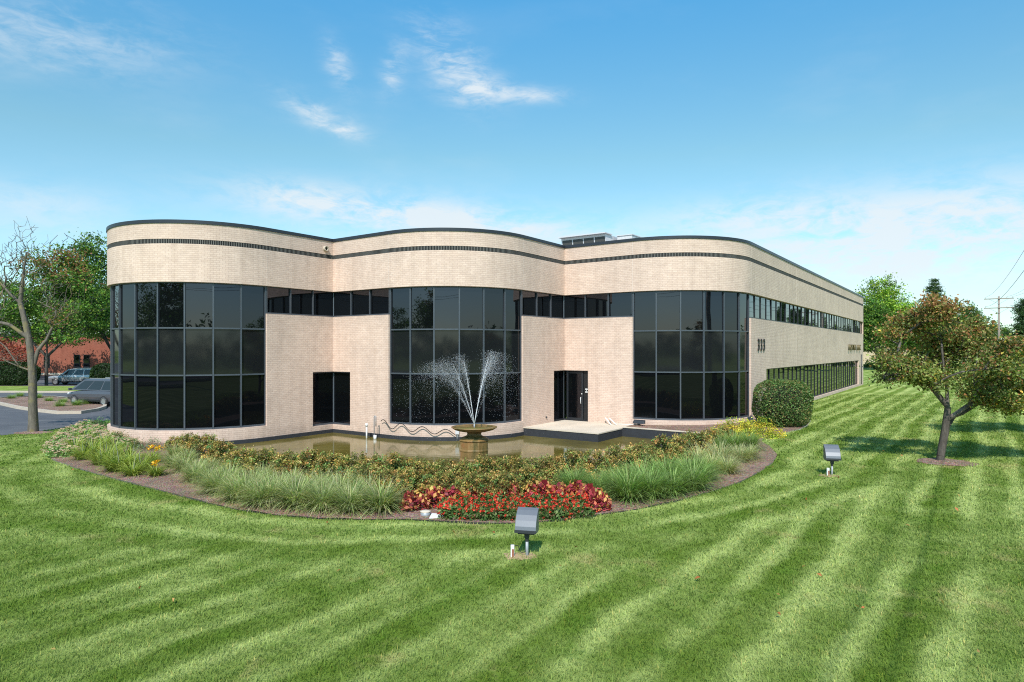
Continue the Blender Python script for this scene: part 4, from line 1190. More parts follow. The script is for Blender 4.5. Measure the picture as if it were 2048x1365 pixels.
for i, (px, py, k, s) in enumerate(DSP):
    lab = 'yellow flowering daylily clump beside the grey green grasses' if k == 2 else 'arching yellow green daylily clump at the left tip of the bed'
    grp = 'flowering daylilies' if k == 2 else 'daylilies at the left tip of the bed'
    if k not in droot:
        q = thing('daylily_plant', gp(px, py), lab, 'plant', grp); droot[k] = q
        mesh_np('foliage', *dl[k][0][:2], col=dl[k][0][2], mat=M['grassblade'], parent=q)
        if dl[k][1] is not None: mesh_np('blossom', *dl[k][1][:2], col=dl[k][1][2], mat=M['petal'], parent=q)
        else: 
            sc = blades(np.zeros((3, 3)), np.array([0, 2, 4.0]), np.full(3, .15), np.full(3, .9), np.full(3, .012), np.full(3, .2), np.full((3, 3), .2), np.full((3, 3), .25))
            mesh_np('flower_stalk', *sc[:2], col=sc[2], mat=M['grassblade'], parent=q)
    else: q = copy_tree(droot[k])
    q.location = gp(px, py); q.rotation_euler.z = rnd.uniform(0, 6); q.scale = (s, s, s)

# sedum with flat cream heads
def sedum(seed):
    r = np.random.default_rng(seed)
    n = 500; d = unit(r.normal(size=(n, 3))); d[:, 2] = np.abs(d[:, 2])
    c = d * np.array([.4, .4, .38]) * (.6 + .35 * r.random(n))[:, None] + np.array([0, 0, .05])
    lf = leaves(c, np.full(n, .085), shade(n, [(.16, .25, .08), (.22, .32, .12), (.12, .2, .06)], None, r), aspect=.6, r=r)
    h = 36; d = unit(r.normal(size=(h, 3)) + np.array([0, 0, .8])); d[:, 2] = np.abs(d[:, 2])
    hc = d * np.array([.42, .42, .40]) + np.array([0, 0, .08])
    vs, fs, cs = [], [], []
    for k in range(h):
        m = 42; a = r.uniform(0, 2 * PI, m); rr = .058 * np.sqrt(r.random(m))
        p = hc[k] + np.column_stack([rr * np.cos(a), rr * np.sin(a), -rr * .25 + r.normal(size=m) * .008])
        q = leaves(p, np.full(m, .026), shade(m, [(.62, .50, .38), (.66, .42, .34), (.55, .50, .36)], None, r), aspect=.9, up=2.0, r=r)
        vs.append(q[0]); fs.append(q[1] + 168 * k); cs.append(q[2])
    return lf, (np.concatenate(vs), np.concatenate(fs), np.concatenate(cs))
sd = [sedum(320), sedum(321)]; sroot = [None, None]
SSP = [(112, 905), (125, 890), (140, 900), (118, 915), (138, 915), (150, 882), (165, 895), (160, 875), (180, 880), (195, 888), (178, 868), (195, 870), (212, 878), (228, 885), (245, 892), (210, 893), (150, 866), (170, 860), (260, 897), (135, 876)]
for i, (px, py) in enumerate(SSP):
    k = i % 2
    if sroot[k] is None:
        q = thing('sedum_plant', gp(px, py), 'mounded sedum with flat cream pink flower heads at the left end of the bed', 'plant', 'sedums at the left end of the bed'); sroot[k] = q
        mesh_np('foliage', *sd[k][0][:2], col=sd[k][0][2], mat=M['shrubleaf'], parent=q)
        mesh_np('flower_head', *sd[k][1][:2], col=sd[k][1][2], mat=M['petal'], parent=q)
    else: q = copy_tree(sroot[k])
    s = rnd.uniform(.85, 1.15); q.location = gp(px, py); q.rotation_euler.z = rnd.uniform(0, 6); q.scale = (s, s, s)
lv, st = shrub_mesh(330, .6, .7, 1500, .07, [(.06, .11, .03)], [(.12, .23, .06), (.16, .28, .09)], upright=.5, clumps=60)
q = shrub('green_perennial', gp(196, 861), 'leafy green perennial clump behind the sedums by the corner', 'plant', lv, st); q.scale = (1.2, 1.0, .85)

# coleus and begonias
def coleus(seed):
    r = np.random.default_rng(seed)
    n = 150; d = unit(r.normal(size=(n, 3)) + np.array([0, 0, .3])); d[:, 2] = np.abs(d[:, 2])
    c = d * np.array([.2, .2, .34]) * (.55 + .5 * r.random(n))[:, None] + np.array([0, 0, .06])
    col = shade(n, [(.28, .035, .05), (.40, .06, .07), (.18, .02, .035), (.50, .14, .08), (.60, .30, .09), (.64, .42, .13)], [.28, .25, .15, .14, .11, .07], r)
    lf = leaves(c, np.full(n, .105), col, aspect=.62, up=.7, r=r)
    st = blades(np.zeros((7, 3)), np.linspace(0, 6, 7), np.full(7, .3), np.full(7, .3), np.full(7, .012), np.full(7, .1), np.full((7, 3), .06), np.full((7, 3), .08), seg=3)
    return lf, st
def begonia(seed):
    r = np.random.default_rng(seed)
    n = 170; d = unit(r.normal(size=(n, 3)) + np.array([0, 0, .3])); d[:, 2] = np.abs(d[:, 2])
    c = d * np.array([.2, .2, .27]) * (.5 + .5 * r.random(n))[:, None] + np.array([0, 0, .03])
    lf = leaves(c, np.full(n, .082), shade(n, [(.06, .12, .03), (.09, .16, .04), (.17, .21, .08), (.17, .09, .05)], [.35, .3, .25, .1], r), aspect=.5, up=.3, r=r)
    h = 8; d = unit(r.normal(size=(h, 3)) + np.array([0, -.3, .8])); d[:, 2] = np.abs(d[:, 2])
    fc = d * np.array([.21, .21, .29]) + np.array([0, 0, .035]); m = 7
    fc = np.repeat(fc, m, 0) + r.normal(size=(h * m, 3)) * .017
    fl = leaves(fc, np.full(len(fc), .038), shade(len(fc), [(.62, .035, .02), (.50, .025, .02), (.68, .10, .05)], None, r), aspect=.85, up=.5, r=r)
    return lf, fl
cl = [coleus(340 + i) for i in range(3)]; bg = [begonia(350 + i) for i in range(3)]
croot = [None] * 3; broot = [None] * 3
CSP = [(818, 1024), (832, 1012), (845, 1022), (850, 1006), (866, 1000), (868, 1016), (884, 1010), (884, 998), (902, 1000), (904, 1012), (920, 996), (925, 1008), (938, 998), (945, 1010), (956, 996), (964, 1006), (976, 994), (985, 1003), (996, 994), (1006, 1000), (1018, 996), (1026, 1005),
       (1062, 1004), (1076, 1000), (1090, 1004), (1108, 1003), (1124, 1006), (1140, 1004), (1152, 1000), (1168, 1006), (1180, 1012), (1194, 1020), (1203, 1024), (1188, 1026)]
BSP = []
for x in range(892, 1192, 15):
    y1 = 1041 - max(0, (x - 1090)) * .07 - max(0, 910 - x) * .2
    for k, dy in enumerate((0, 9, 18, 27)):
        if dy == 27 and not (905 < x < 1170): continue
        BSP.append((x + (7 if k % 2 else 0) + rnd.uniform(-3, 3), y1 - dy + rnd.uniform(-2, 2)))
for i, (px, py) in enumerate(CSP):
    k = i % 3
    if croot[k] is None:
        q = thing('coleus_plant', gp(px, py), 'burgundy and yellow leaved coleus at the back of the red flower bed', 'plant', 'coleus in the flower bed'); croot[k] = q
        mesh_np('foliage', *cl[k][0][:2], col=cl[k][0][2], mat=M['petal'], parent=q); mesh_np('stem', *cl[k][1][:2], col=cl[k][1][2], mat=M['grassblade'], parent=q)
    else: q = copy_tree(croot[k])
    s = rnd.uniform(.9, 1.25); q.location = gp(px, py); q.rotation_euler.z = rnd.uniform(0, 6); q.scale = (s, s, s)
for i, (px, py) in enumerate(BSP):
    k = i % 3
    if broot[k] is None:
        q = thing('begonia_plant', gp(px, py), 'red flowered begonia at the front of the red flower bed', 'plant', 'begonias in the flower bed'); broot[k] = q
        mesh_np('foliage', *bg[k][0][:2], col=bg[k][0][2], mat=M['petal'], parent=q); mesh_np('blossom', *bg[k][1][:2], col=bg[k][1][2], mat=M['petal'], parent=q)
    else: q = copy_tree(broot[k])
    s = rnd.uniform(.85, 1.1); q.location = gp(px, py); q.rotation_euler.z = rnd.uniform(0, 6); q.scale = (s, s, s)

# ------------------------------------------------------------------ lawn blades
def lawn_blades():
    r = np.random.default_rng(5)
    bx, by, bw, bh = [], [], [], []
    for d0, d1, dens, w, h in ((6.2, 9.0, 1500, .0075, .075), (9.0, 13, 900, .0105, .075), (13, 20, 430, .016, .075), (20, 32, 150, .028, .08), (32, 50, 60, .045, .08)):
        half = 1.02
        area = half * (d1 * d1 - d0 * d0); n = int(area * dens)
        y = np.sqrt(r.random(n) * (d1 * d1 - d0 * d0) + d0 * d0); x = (r.random(n) * 2 - 1) * half * y
        bx.append(x); by.append(y); bw.append(np.full(n, w)); bh.append(np.full(n, h))
    x = np.concatenate(bx); y = np.concatenate(by); w = np.concatenate(bw); h = np.concatenate(bh)
    ok = ~inside(BED, x, y) & ~inside(LOT, x, y)
    bp = [tuple(P.pt(i, .05, 0).xy) for i in range(len(P.p))]
    ok &= ~inside(bp, x, y)
    for c, rr in ((b0, .7), (b1, .65)):
        ok &= ((x - c.x) ** 2 + (y - c.y) ** 2) > rr * rr * r.uniform(.7, 1.3, len(x))
    x, y, w, h = x[ok], y[ok], w[ok], h[ok]; n = len(x)
    z = ground_z(x)
    az = r.uniform(0, 2 * PI, n)
    col = np.clip(np.ones((n, 3)) * (1 + .15 * r.normal(size=(n, 1))), .45, 1.7)
    dryb = r.random(n) < .04; col[dryb] *= np.array([1.7, 1.25, 1.4])
    v, f, c = blades(np.column_stack([x, y, z]), az, np.abs(r.normal(size=n)) * .35 + .1, h * r.uniform(.6, 1.15, n), w * r.uniform(.8, 1.3, n), r.uniform(.4, 1.2, n), col * .75, col * 1.12, seg=2, r=r)
    o = mesh_np('lawn_grass', v, f, col=c, mat=M['blade'])
    tag(o, kind='stuff')
    print('blades', n)
lawn_blades()
# a few fallen leaves
r = np.random.default_rng(77)
n = 46; y = r.uniform(7.5, 24, n); x = r.uniform(-.75, .78, n) * y
ok = ~inside(BED, x, y); x, y = x[ok], y[ok]
c = np.column_stack([x, y, ground_z(x) + .07])
lv = leaves(c, np.full(len(c), .085), shade(len(c), [(.40, .14, .05), (.5, .3, .1)], None, r), up=1.5, r=r)
o = mesh_np('fallen_leaves', *lv[:2], col=lv[2], mat=M['petal']); tag(o, kind='stuff')

# ------------------------------------------------------------------ fountain
fx = Vector(((948.5 - 1024) / F * 21.0, 21.0, WZ))
ft = thing('fountain', fx, 'stained stone pedestal fountain with wide shallow bowl spraying water in the pool', 'fountain')
mb = MB()
mb.lathe([(.50, -.5), (.50, .42), (.47, .44), (.47, .66), (.485, .67), (.485, .72), (.47, .73), (.47, .98), (.50, 1.0), (.50, 1.04), (.44, 1.07)], (0, 0, 0), 8, smooth=False, a0=PI / 8)
mb.build('pedestal', M['stone'], ft, 0.008)
mb = MB()
mb.lathe([(.42, 1.068), (.40, 1.10), (.30, 1.13), (.235, 1.17), (.225, 1.22), (.25, 1.27), (.30, 1.29)], (0, 0, 0), 28)
mb.build('neck', M['stone'], ft)
mb = MB()
mb.lathe([(.24, 1.285), (.45, 1.30), (.62, 1.345), (.69, 1.385), (.705, 1.41), (.735, 1.415), (.74, 1.435), (.70, 1.44), (.66, 1.41), (.50, 1.375), (.1, 1.365)], (0, 0, 0), 40)
mb.build('bowl', M['stone'], ft)
mb = MB(); mb.lathe([(.655, 1.40), (.655, 1.414)], (0, 0, 0), 40); mb.build('bowl_water', M['basinwater'], ft)
mb = MB(); mb.tube([(0, 0, 1.37), (0, 0, 1.52)], .022, 8); mb.build('nozzle', M['galv'], ft)
def jets():
    r = np.random.default_rng(9); g = 9.81
    octv = np.array([(1, 0, 0), (-1, 0, 0), (0, 1, 0), (0, -1, 0), (0, 0, 1.5), (0, 0, -1.5)]); octf = np.array([(0, 2, 4), (2, 1, 4), (1, 3, 4), (3, 0, 4), (2, 0, 5), (1, 2, 5), (3, 1, 5), (0, 3, 5)])
    P_, S_ = [], []
    # (azimuth, lean, speed, count, spread)
    for az, lean, v0, n, sp in ((PI, .13, 7.7, 7000, .04), (PI + .5, .30, 7.7, 9000, .07), (-.1, .17, 7.9, 20000, .05), (.9, .25, 7.0, 2000, .1), (2.2, .34, 7.0, 2000, .1), (PI - .2, .42, 7.7, 11000, .08), (0.1, .30, 7.1, 2600, .09)):
        u_ = r.random(n)
        t = 1.22 * u_ ** .78
        a = az + r.normal(size=n) * sp * 1.5 * (t > .02); l = lean + r.normal(size=n) * sp * (.12 + 1.0 * np.clip(t / .8, 0, 1)); vv = v0 * (1 - np.abs(r.normal(size=n)) * .1 * np.clip(t / .5, 0, 1))
        drag = 1 / (1 + .28 * t)
        x = vv * np.sin(l) * t * drag; z = 1.5 + vv * np.cos(l) * t * drag - .5 * g * t * t * .92
        p = np.column_stack([x * np.cos(a), x * np.sin(a), z]) + r.normal(size=(n, 3)) * np.clip(t, .0, 1)[:, None] * .045
        ok = (z > .03) & (r.random(n) < np.where(t < .62, 1, np.exp(-(t - .62) / .2) + .06))
        P_.append(p[ok]); S_.append((.0014 + .0036 * r.random(n) ** 5)[ok] * np.where(t[ok] < .62, 1.0, .8))
    p = np.concatenate(P_); s = np.concatenate(S_)
    v = (p[:, None] + octv[None] * s[:, None, None]).reshape(-1, 3); f = (np.arange(len(p))[:, None, None] * 6 + octf[None]).reshape(-1, 3)
    o = mesh_np('water_spray', v, f, mat=M['spray'], parent=ft)
    mb = MB()
    for az, lean, v0, w in ((PI, .13, 7.7, .008), (PI + .5, .29, 7.7, .007), (-.1, .17, 7.9, .012)):
        pts = []
        for t in np.linspace(0, .34, 9):
            x = v0 * math.sin(lean) * t; pts.append((x * math.cos(az), x * math.sin(az), 1.5 + v0 * math.cos(lean) * t - 4.6 * t * t))
        mb.tube(pts, [w * (1 - .75 * i / 8) for i in range(9)], 6)
    mb.build('water_jet', M['spray'], ft)
jets()

# ------------------------------------------------------------------ uplights
def uplight(loc, rz, label):
    t = thing('floodlight', loc, label, 'lamp', 'grey lawn floodlights', rz)
    mb = MB(); w = .19
    prof = [(.13, .46), (.15, .80), (.135, .845)]   # front edge up
    back = [(.135, .845), (.06, .815), (-.03, .745), (-.10, .66), (-.145, .565), (-.16, .50), (-.155, .455), (.0, .43), (.13, .445)]
    pr = back
    n = len(pr)
    vs = [(-w, y, z) for y, z in pr] + [(w, y, z) for y, z in pr]
    fs = [tuple(range(n)), tuple(range(2 * n - 1, n - 1, -1))]
    for i in range(n):
        j = (i + 1) % n
        if i == n - 1: continue
        fs.append((j, i, n + i, n + j))
    mb.add(vs, fs)
    mb.build('housing', M['lampgrey'], t, .006)
    mb = MB(); mb.box((0, -.158, .478), (2 * w + .012, .012, .052)); mb.box((0, .0, .425), (.3, .2, .02)); mb.build('rim_strip', M['lampdark'], t)
    mb = MB(); mb.add([(-w + .01, .133, .455), (w - .01, .133, .455), (w - .01, .136, .84), (-w + .01, .136, .84)], [(0, 1, 2, 3)]); mb.build('lens', M['carglass'], t)
    mb = MB(); mb.tube([(0, 0, .27), (0, 0, .37)], .034, 12); mb.box((0, 0, .385), (.085, .07, .1)); mb.build('knuckle', M['lampdark'], t, .004)
    mb = MB(); mb.tube([(0, 0, -.1), (0, 0, .30)], .027, 12); mb.build('post', M['galv'], t)
    return t
l1 = gp(1054, 1113); l2 = gp(1664, 952)
uplight(l1, -.22, 'grey box floodlight on a short post in the lawn before the red flowers')
uplight(l2, -.22, 'grey box floodlight on a short post in the lawn near the crabapple')
def stake(loc, label, cable_to):
    t = thing('junction_box', loc, label, 'electric box', 'boxes beside the floodlights')
    mb = MB(); mb.box((0, 0, .1), (.065, .05, .26)); mb.build('case', M['white'], t, .006)
    mb = MB(); mb.box((.008, -.0275, .085), (.035, .006, .15)); mb.build('rusty_plate', M['rust'], t)
    d = cable_to - loc
    mb = MB(); mb.tube([(.03, 0, .22), (.10, .05, .2), (.14, .06, .09), (d.x * .65, .04, .08), (d.x, d.y, .1)], .007, 6); mb.build('cable', M['black'], t)
stake(gp(1025, 1116), 'small white box with rusty plate beside the floodlight before the red flowers', l1)
stake(gp(1656, 953), 'small white box beside the floodlight near the crabapple', l2)
def patch(c, s):
    mb = MB(); n = 20
    mb.add([(c.x, c.y, c.z + .03)] + [(c.x + s * math.cos(2 * PI * i / n) * rnd.uniform(.7, 1.15), c.y + .7 * s * math.sin(2 * PI * i / n) * rnd.uniform(.7, 1.15), c.z + .006) for i in range(n)], [(0, 1 + i, 1 + (i + 1) % n) for i in range(n)], smooth=True)
    o = mb.build('bare_soil', M['dirt']); o['kind'] = 'structure'
patch(l1 + Vector((-.12, .0, 0)), .34); patch(l2 + Vector((-.08, 0, 0)), .3)

# ------------------------------------------------------------------ small things at the pool
pl = thing('pvc_pipe', gp(734, 862) * 0 + W(2.85, -.5, WZ), 'white plastic pipe stub with cap standing in the pool by the wall', 'pipe')
mb = MB(); mb.tube([(0, 0, -.2), (0, 0, .55)], .035, 10); mb.build('pipe', M['white'], pl)
mb = MB(); mb.tube([(0, 0, .52), (0, 0, .66)], .055, 10); mb.build('cap', M['white'], pl)
pm = thing('pump_riser', W(3.3, -.42, WZ), 'grey looped pump riser pipe standing in the pool', 'pump')
mb = MB(); mb.tube([(-.04, 0, -.2), (-.04, 0, .95), (-.03, 0, 1.0), (.03, 0, 1.0), (.04, 0, .95), (.04, 0, .55)], .022, 8); mb.build('riser', M['galv'], pm)
mb = MB(); mb.tube([(0, 0, -.05), (0, 0, .16)], .07, 10); mb.build('pump_outlet', M['white'], pm)
hs = []
for i in range(61):
    k = i / 60; a = 3.36 + k * 3.5
    # along the wall then round the bay
    if a < L: q = (a, -.13)
    else:
        t = (a - L) / R; q = (L + (R + .13) * math.sin(t), R - (R + .13) * math.cos(t))
    z = .02 + .55 * (1 - k) * .35 - .12 * k + (.17 - .06 * k) * math.sin(k * 3.55 * 2 * PI + .5)
    hs.append(W(q[0], q[1], z))
mb = MB(); mb.tube(hs, .017, 6); o = mb.build('garden_hose', M['black']); tag(o, 'black hose hanging in waves along the brick base of the curved bay', 'hose')
q = (L + (R + .06) * math.sin(.76), R - (R + .06) * math.cos(.76))
jb = thing('outlet_box', W(q[0], q[1], -.05), 'grey outlet box on the brick base behind the fountain bowl', 'electric box', rz=-TH + .76)
mb = MB(); mb.box((0, 0, 0), (.16, .1, .26)); mb.build('case', M['hvac'], jb, .01)
mb = MB(); mb.tube([(0, 0, -.12), (0, 0, -.4)], .018, 8); mb.build('conduit', M['galv'], jb)
# lid, stone, wall flood, loose trim
gl = gp(851, 1033)
wl = thing('well_light', gl, 'round pale lidded ground light at the edge of the red flower bed', 'lamp')
mb = MB(); mb.lathe([(.11, -.03), (.115, .10), (.10, .105)], (0, 0, 0), 20); mb.build('can', M['galv'], wl)
mb = MB(); mb.lathe([(.12, .10), (.12, .118), (.06, .135)], (0, 0, 0), 20); mb.build('lid', M['concrete'], wl)
mb = MB()
mb.add([(-.2, -.1, -.02), (.17, -.14, -.02), (.2, .09, -.02), (-.12, .14, -.02), (-.17, -.09, .07), (.15, -.11, .06), (.17, .07, .08), (-.09, .11, .1)], [(3, 2, 1, 0), (4, 5, 6, 7), (0, 1, 5, 4), (1, 2, 6, 5), (2, 3, 7, 6), (3, 0, 4, 7)])
o = mb.build('white_stone', M['white'], bevel=.02); o.location = gp(873, 1037); o.rotation_euler.z = .3; tag(o, 'flat white stone lying on the mulch edge by the red begonias', 'stone')
wf = thing('wall_wash_light', W(S + L + .45, S - .28, .0), 'low black floodlight on the mulch at the foot of the brick bay', 'lamp', rz=-TH)
mb = MB(); mb.add([(-.28, -.1, .03), (.28, -.1, .03), (.28, .1, .03), (-.28, .1, .03), (-.24, -.06, .17), (.24, -.06, .17), (.28, .1, .2), (-.28, .1, .2)], [(3, 2, 1, 0), (4, 5, 6, 7), (0, 1, 5, 4), (1, 2, 6, 5), (2, 3, 7, 6), (3, 0, 4, 7)]); mb.build('housing', M['lampdark'], wf, .01)
mb = MB(); mb.box((0, 0, .0), (.1, .1, .07)); mb.build('foot', M['black'], wf)
for (a0, b0_, a1, b1_, z0, z1, lab) in ((2.35, -.14, 2.95, -.75, .26, .03, 'white metal strip leaning on the wall at the terrace'), (2.55, -.1, 3.15, -.6, .24, .03, 'second white metal strip leaning beside the first on the terrace'), (3.0, -.28, 3.82, -.12, .02, .02, 'white metal strip lying flat at the terrace edge')):
    mb = MB(); mb.bar(W(S + a0, S + b0_, FLOOR + z0), W(S + a1, S + b1_, FLOOR + z1), .06, .02)
    o = mb.build('metal_strip', M['white']); tag(o, lab, 'metal strip', 'white metal strips on the terrace')
o = None
mb = MB(); mb.lathe([(.045, 0), (.045, .05), (.03, .06)], (0, 0, 0), 14); o = mb.build('wall_spigot', M['lampdark']); o.location = W(S + .0, S - 1.75, .2); o.rotation_euler = (0, PI / 2, -TH); tag(o, 'small round dark wall fitting low on the brick beside the entrance', 'wall fitting')
mb = MB(); mb.tube([W(2 * S + .04, S + R + 38.2, 3.0), W(2 * S + .04, S + R + 38.2, .15)], .035, 6); o = mb.build('drain_pipe', M['dframe']); tag(o, 'thin dark pipe running down the far end of the side wall', 'pipe')

# ------------------------------------------------------------------ vehicles
def car(loc, rz, paint, label, kind):
    t = thing('parked_car', loc, label, kind, None, rz)
    if kind == 'suv': Ln, Wd, H = 4.9, .98, 1.75; st = [(-2.45, .55, .95, .9), (-2.38, .42, 1.08, .97), (-1.5, .34, 1.10, 1), (0, .34, 1.08, 1), (1.1, .34, 1.05, 1), (1.9, .36, 1.0, .97), (2.3, .42, .9, .9), (2.45, .5, .78, .78)]; gh = [(-2.3, -2.0), (1.15, .35)]
    else: Ln, Wd, H = 5.1, .99, 1.80; st = [(-2.55, .5, .95, .9), (-2.45, .36, 1.02, .97), (-1.5, .32, 1.04, 1), (0, .32, 1.02, 1), (1.3, .32, 1.0, 1), (2.0, .34, .9, .96), (2.4, .40, .78, .88), (2.55, .46, .66, .74)]; gh = [(-2.42, -2.2), (2.05, .85)]
    mb = MB(); rows = []
    for x, zb, zt, wf_ in st:
        w = Wd * wf_; zm = zb + (zt - zb) * .55
        rows.append([(x, -w * .93, zb), (x, -w, zm - .1), (x, -w, zm + .1), (x, -w * .93, zt - .02), (x, -w * .8, zt), (x, w * .8, zt), (x, w * .93, zt - .02), (x, w, zm + .1), (x, w, zm - .1), (x, w * .93, zb)])
    vs = [p for r_ in rows for p in r_]; k = 10; fs = []
    for i in range(len(rows) - 1):
        for j in range(k):
            j2 = (j + 1) % k; fs.append((i * k + j, (i + 1) * k + j, (i + 1) * k + j2, i * k + j2))
    fs.append(tuple(range(k))); fs.append(tuple((len(rows) - 1) * k + j for j in range(k - 1, -1, -1)))
    mb.add(vs, fs)
    # greenhouse
    (xb0, xt0), (xb1, xt1) = gh; zb = 1.03; wb, wt = Wd * .92, Wd * .74
    g = [(xb0, -wb, zb), (xb1, -wb, zb), (xb1, wb, zb), (xb0, wb, zb), (xt0, -wt, H - .06), (xt1, -wt, H - .06), (xt1, wt, H - .06), (xt0, wt, H - .06), (xt0 + .25, -wt * .8, H), (xt1 - .35, -wt * .8, H), (xt1 - .35, wt * .8, H), (xt0 + .25, wt * .8, H)]
    mb.add(g, [(0, 1, 5, 4), (1, 2, 6, 5), (2, 3, 7, 6), (3, 0, 4, 7), (4, 5, 9, 8), (5, 6, 10, 9), (6, 7, 11, 10), (7, 4, 8, 11), (8, 9, 10, 11)])
    mb.build('body', paint, t, .025)
    def sidept(f, zf, s, o=.012):
        xb = xb0 + (xb1 - xb0) * f; xt = xt0 + (xt1 - xt0) * f
        return (xb + (xt - xb) * zf, s * (wb + (wt - wb) * zf + o), zb + (H - .06 - zb) * zf)
    for s in (-1, 1):
        for f0, f1 in ((.05, .30), (.33, .62), (.65, .93)):
            m = MB(); q = [sidept(f0, .1, s), sidept(f1, .1, s), sidept(f1, .9, s), sidept(f0, .9, s)]
            m.add(q if s < 0 else q[::-1], [(0, 1, 2, 3)]); m.build('window', M['carglass'], t)
        m = MB(); m.box((xb1 - .28, s * (Wd + .1), 1.1), (.12, .2, .15)); m.build('wing_mirror', paint, t, .02)
        m = MB(); m.box((st[0][0] + .03, s * Wd * .78, .92), (.1, .2, .2)); m.build('tail_light', M['redlamp'], t, .01)
        m = MB(); m.box((st[-1][0] - .12, s * Wd * .66, .78), (.16, .26, .12)); m.build('headlight', M['white'], t, .01)
    m = MB(); e = .014
    m.add([(xb1 - .05 + e + .02, -wb * .9, zb + .05), (xb1 - .05 + e + .02, wb * .9, zb + .05), (xt1 + .08, wt * .92, H - .1), (xt1 + .08, -wt * .92, H - .1)], [(0, 1, 2, 3)]); m.build('windscreen', M['carglass'], t)
    m = MB(); m.add([(xb0 - .03, wb * .85, zb + .12), (xb0 - .03, -wb * .85, zb + .12), (xt0 - .07, -wt * .9, H - .12), (xt0 - .07, wt * .9, H - .12)], [(0, 1, 2, 3)]); m.build('rear_window', M['carglass'], t)
    m = MB(); m.bar((xt0 + .3, -wt * .75, H + .03), (xt1 - .3, -wt * .75, H + .03), .04, .04); m.bar((xt0 + .3, wt * .75, H + .03), (xt1 - .3, wt * .75, H + .03), .04, .04); m.build('roof_rail', M['rim'], t)
    m = MB(); m.box((0, 0, .37), (3.2, Wd * 2 + .02, .12)); m.build('sill_trim', M['black'], t, .01)
    for x in (-1.45, 1.5):
        for s in (-1, 1):
            wh = MB(); wh.lathe([(.25, -.11), (.34, -.11), (.36, -.07), (.36, .07), (.34, .11), (.25, .11)], (0, 0, 0), 24)
            o = wh.build('wheel', M['tyre'], t); o.location = (x, s * (Wd - .09), .36); o.rotation_euler = (PI / 2, 0, 0)
            rm = MB(); rm.lathe([(.07, -.118), (.10, -.122), (.24, -.105), (.255, -.118), (.255, .118), (.24, .105), (.1, .122), (.07, .118)], (0, 0, 0), 20)
            rm.build('rim', M['rim'], o)
    return t
car(Vector((-47.0, 70.2, -.31)), PI + .12, M['suv'], 'silver grey suv parked in front of the red brick building', 'suv')
car(Vector((-27.9, 44.5, -.31)), math.radians(157), M['van'], 'dark grey minivan parked just past the curved end of the building', 'van')
wcar = car(Vector((93.0, 108, .02)), PI - .45, M['white'], 'white car glimpsed through the crabapple on the far road', 'suv')

# ------------------------------------------------------------------ neighbouring buildings
rb = thing('red_brick_building', Vector((-62, 94.5, -.3)), 'low red brick building with narrow windows beyond the car park', 'building', rz=.03)
mb = MB()
def wall_uv(mb, p0, p1, z0, z1):
    l = (Vector(p1) - Vector(p0)).length
    mb.add([(*p0, z0), (*p1, z0), (*p1, z1), (*p0, z1)], [(0, 1, 2, 3)], [[(0, z0), (l, z0), (l, z1), (0, z1)]])
c_ = [(-40, 0), (34, 0), (34, 18), (-40, 18)]
for i in range(4): wall_uv(mb, c_[i], c_[(i + 1) % 4], -.2, 6.0)
mb.build('wall', M['redbrick'], rb)
mb = MB(); mb.box((-3, 9, 6.05), (74.6, 18.6, .3)); mb.build('roof', M['roof'], rb)
mb = MB(); mb.box((-3, -.03, .25), (74, .1, .3)); mb.build('base_course', M['curb'], rb)
for x in (-14, -5.3, -1.0, .35, 5.8, 7.2, 8.7, 15.5, 17.2, 24.0):
    m = MB(); m.box((x, -.02, 2.1), (.85, .1, 1.9)); wv = m.build('window', M['dframe'], rb)
    m = MB(); m.box((x, -.08, 2.1), (.7, .03, 1.75)); m.build('pane', M['glass'], wv)
bb = thing('pale_building', Vector((92, 150, 0)), 'long low pale beige building far beyond the lawn', 'building', rz=-.24)
mb = MB(); mb.box((0, 5, 2.4), (60, 10, 5.2)); mb.build('wall', M['beige'], bb)
mb = MB(); mb.box((0, 5, 5.1), (61, 11, .4)); mb.build('roof', M['roof'], bb)
for i in range(9):
    m = MB(); m.box((-26 + i * 6.5, -.03, 2.3), (2.2, .1, 1.6)); m.build('window', M['glass'], bb)

# ------------------------------------------------------------------ pole line
def upole(loc, h, label):
    t = thing('utility_pole', loc, label, 'utility pole', 'poles of the power line', rz=-TH)
    m = MB(); m.tube([(0, 0, -.3), (0, 0, h * .5), (0, 0, h)], [.17, .15, .12], 10); m.build('pole', M['pole'], t)
    for z, ln in ((h - .35, 3.4), (h - 1.65, 3.4)):
        m = MB(); m.box((0, -.15, z), (ln, .1, .13))
        ca_ = m.build('crossarm', M['pole'], t)
        for x in (-1.55, .9, 1.55):
            q = MB(); q.lathe([(.03, 0), (.05, .05), (.035, .09), (.05, .13), (.02, .2)], (x, -.15, z + .06), 8); q.build('insulator', M['hvac'], ca_)
        m = MB(); m.bar((-1.1, -.15, z - .04), (0, -.15, z - .75), .04, .04); m.bar((1.1, -.15, z - .04), (0, -.15, z - .75), .04, .04); m.build('brace', M['galv'], t)
    return t
pa = Vector((20.7, 21.0)); ps = [pa + V * (87 * k) for k in (-1, 0, 1)]
hh = 11.0
ps[0] = pa - V * 52; ps[2] = Vector((68.7, 92.0))
for i, p in enumerate(ps):
    upole(Vector((p.x, p.y, 0)), hh, ('utility pole back along the street behind the viewpoint', 'tall utility pole at the right of the crabapple whose shadow lies on the lawn', 'distant utility pole with two crossarms above the crabapple')[i])
wires = [(-1.55, hh - .1), (.9, hh - .1), (1.55, hh - .1), (-1.55, hh - 1.4), (1.2, hh - 1.4)]
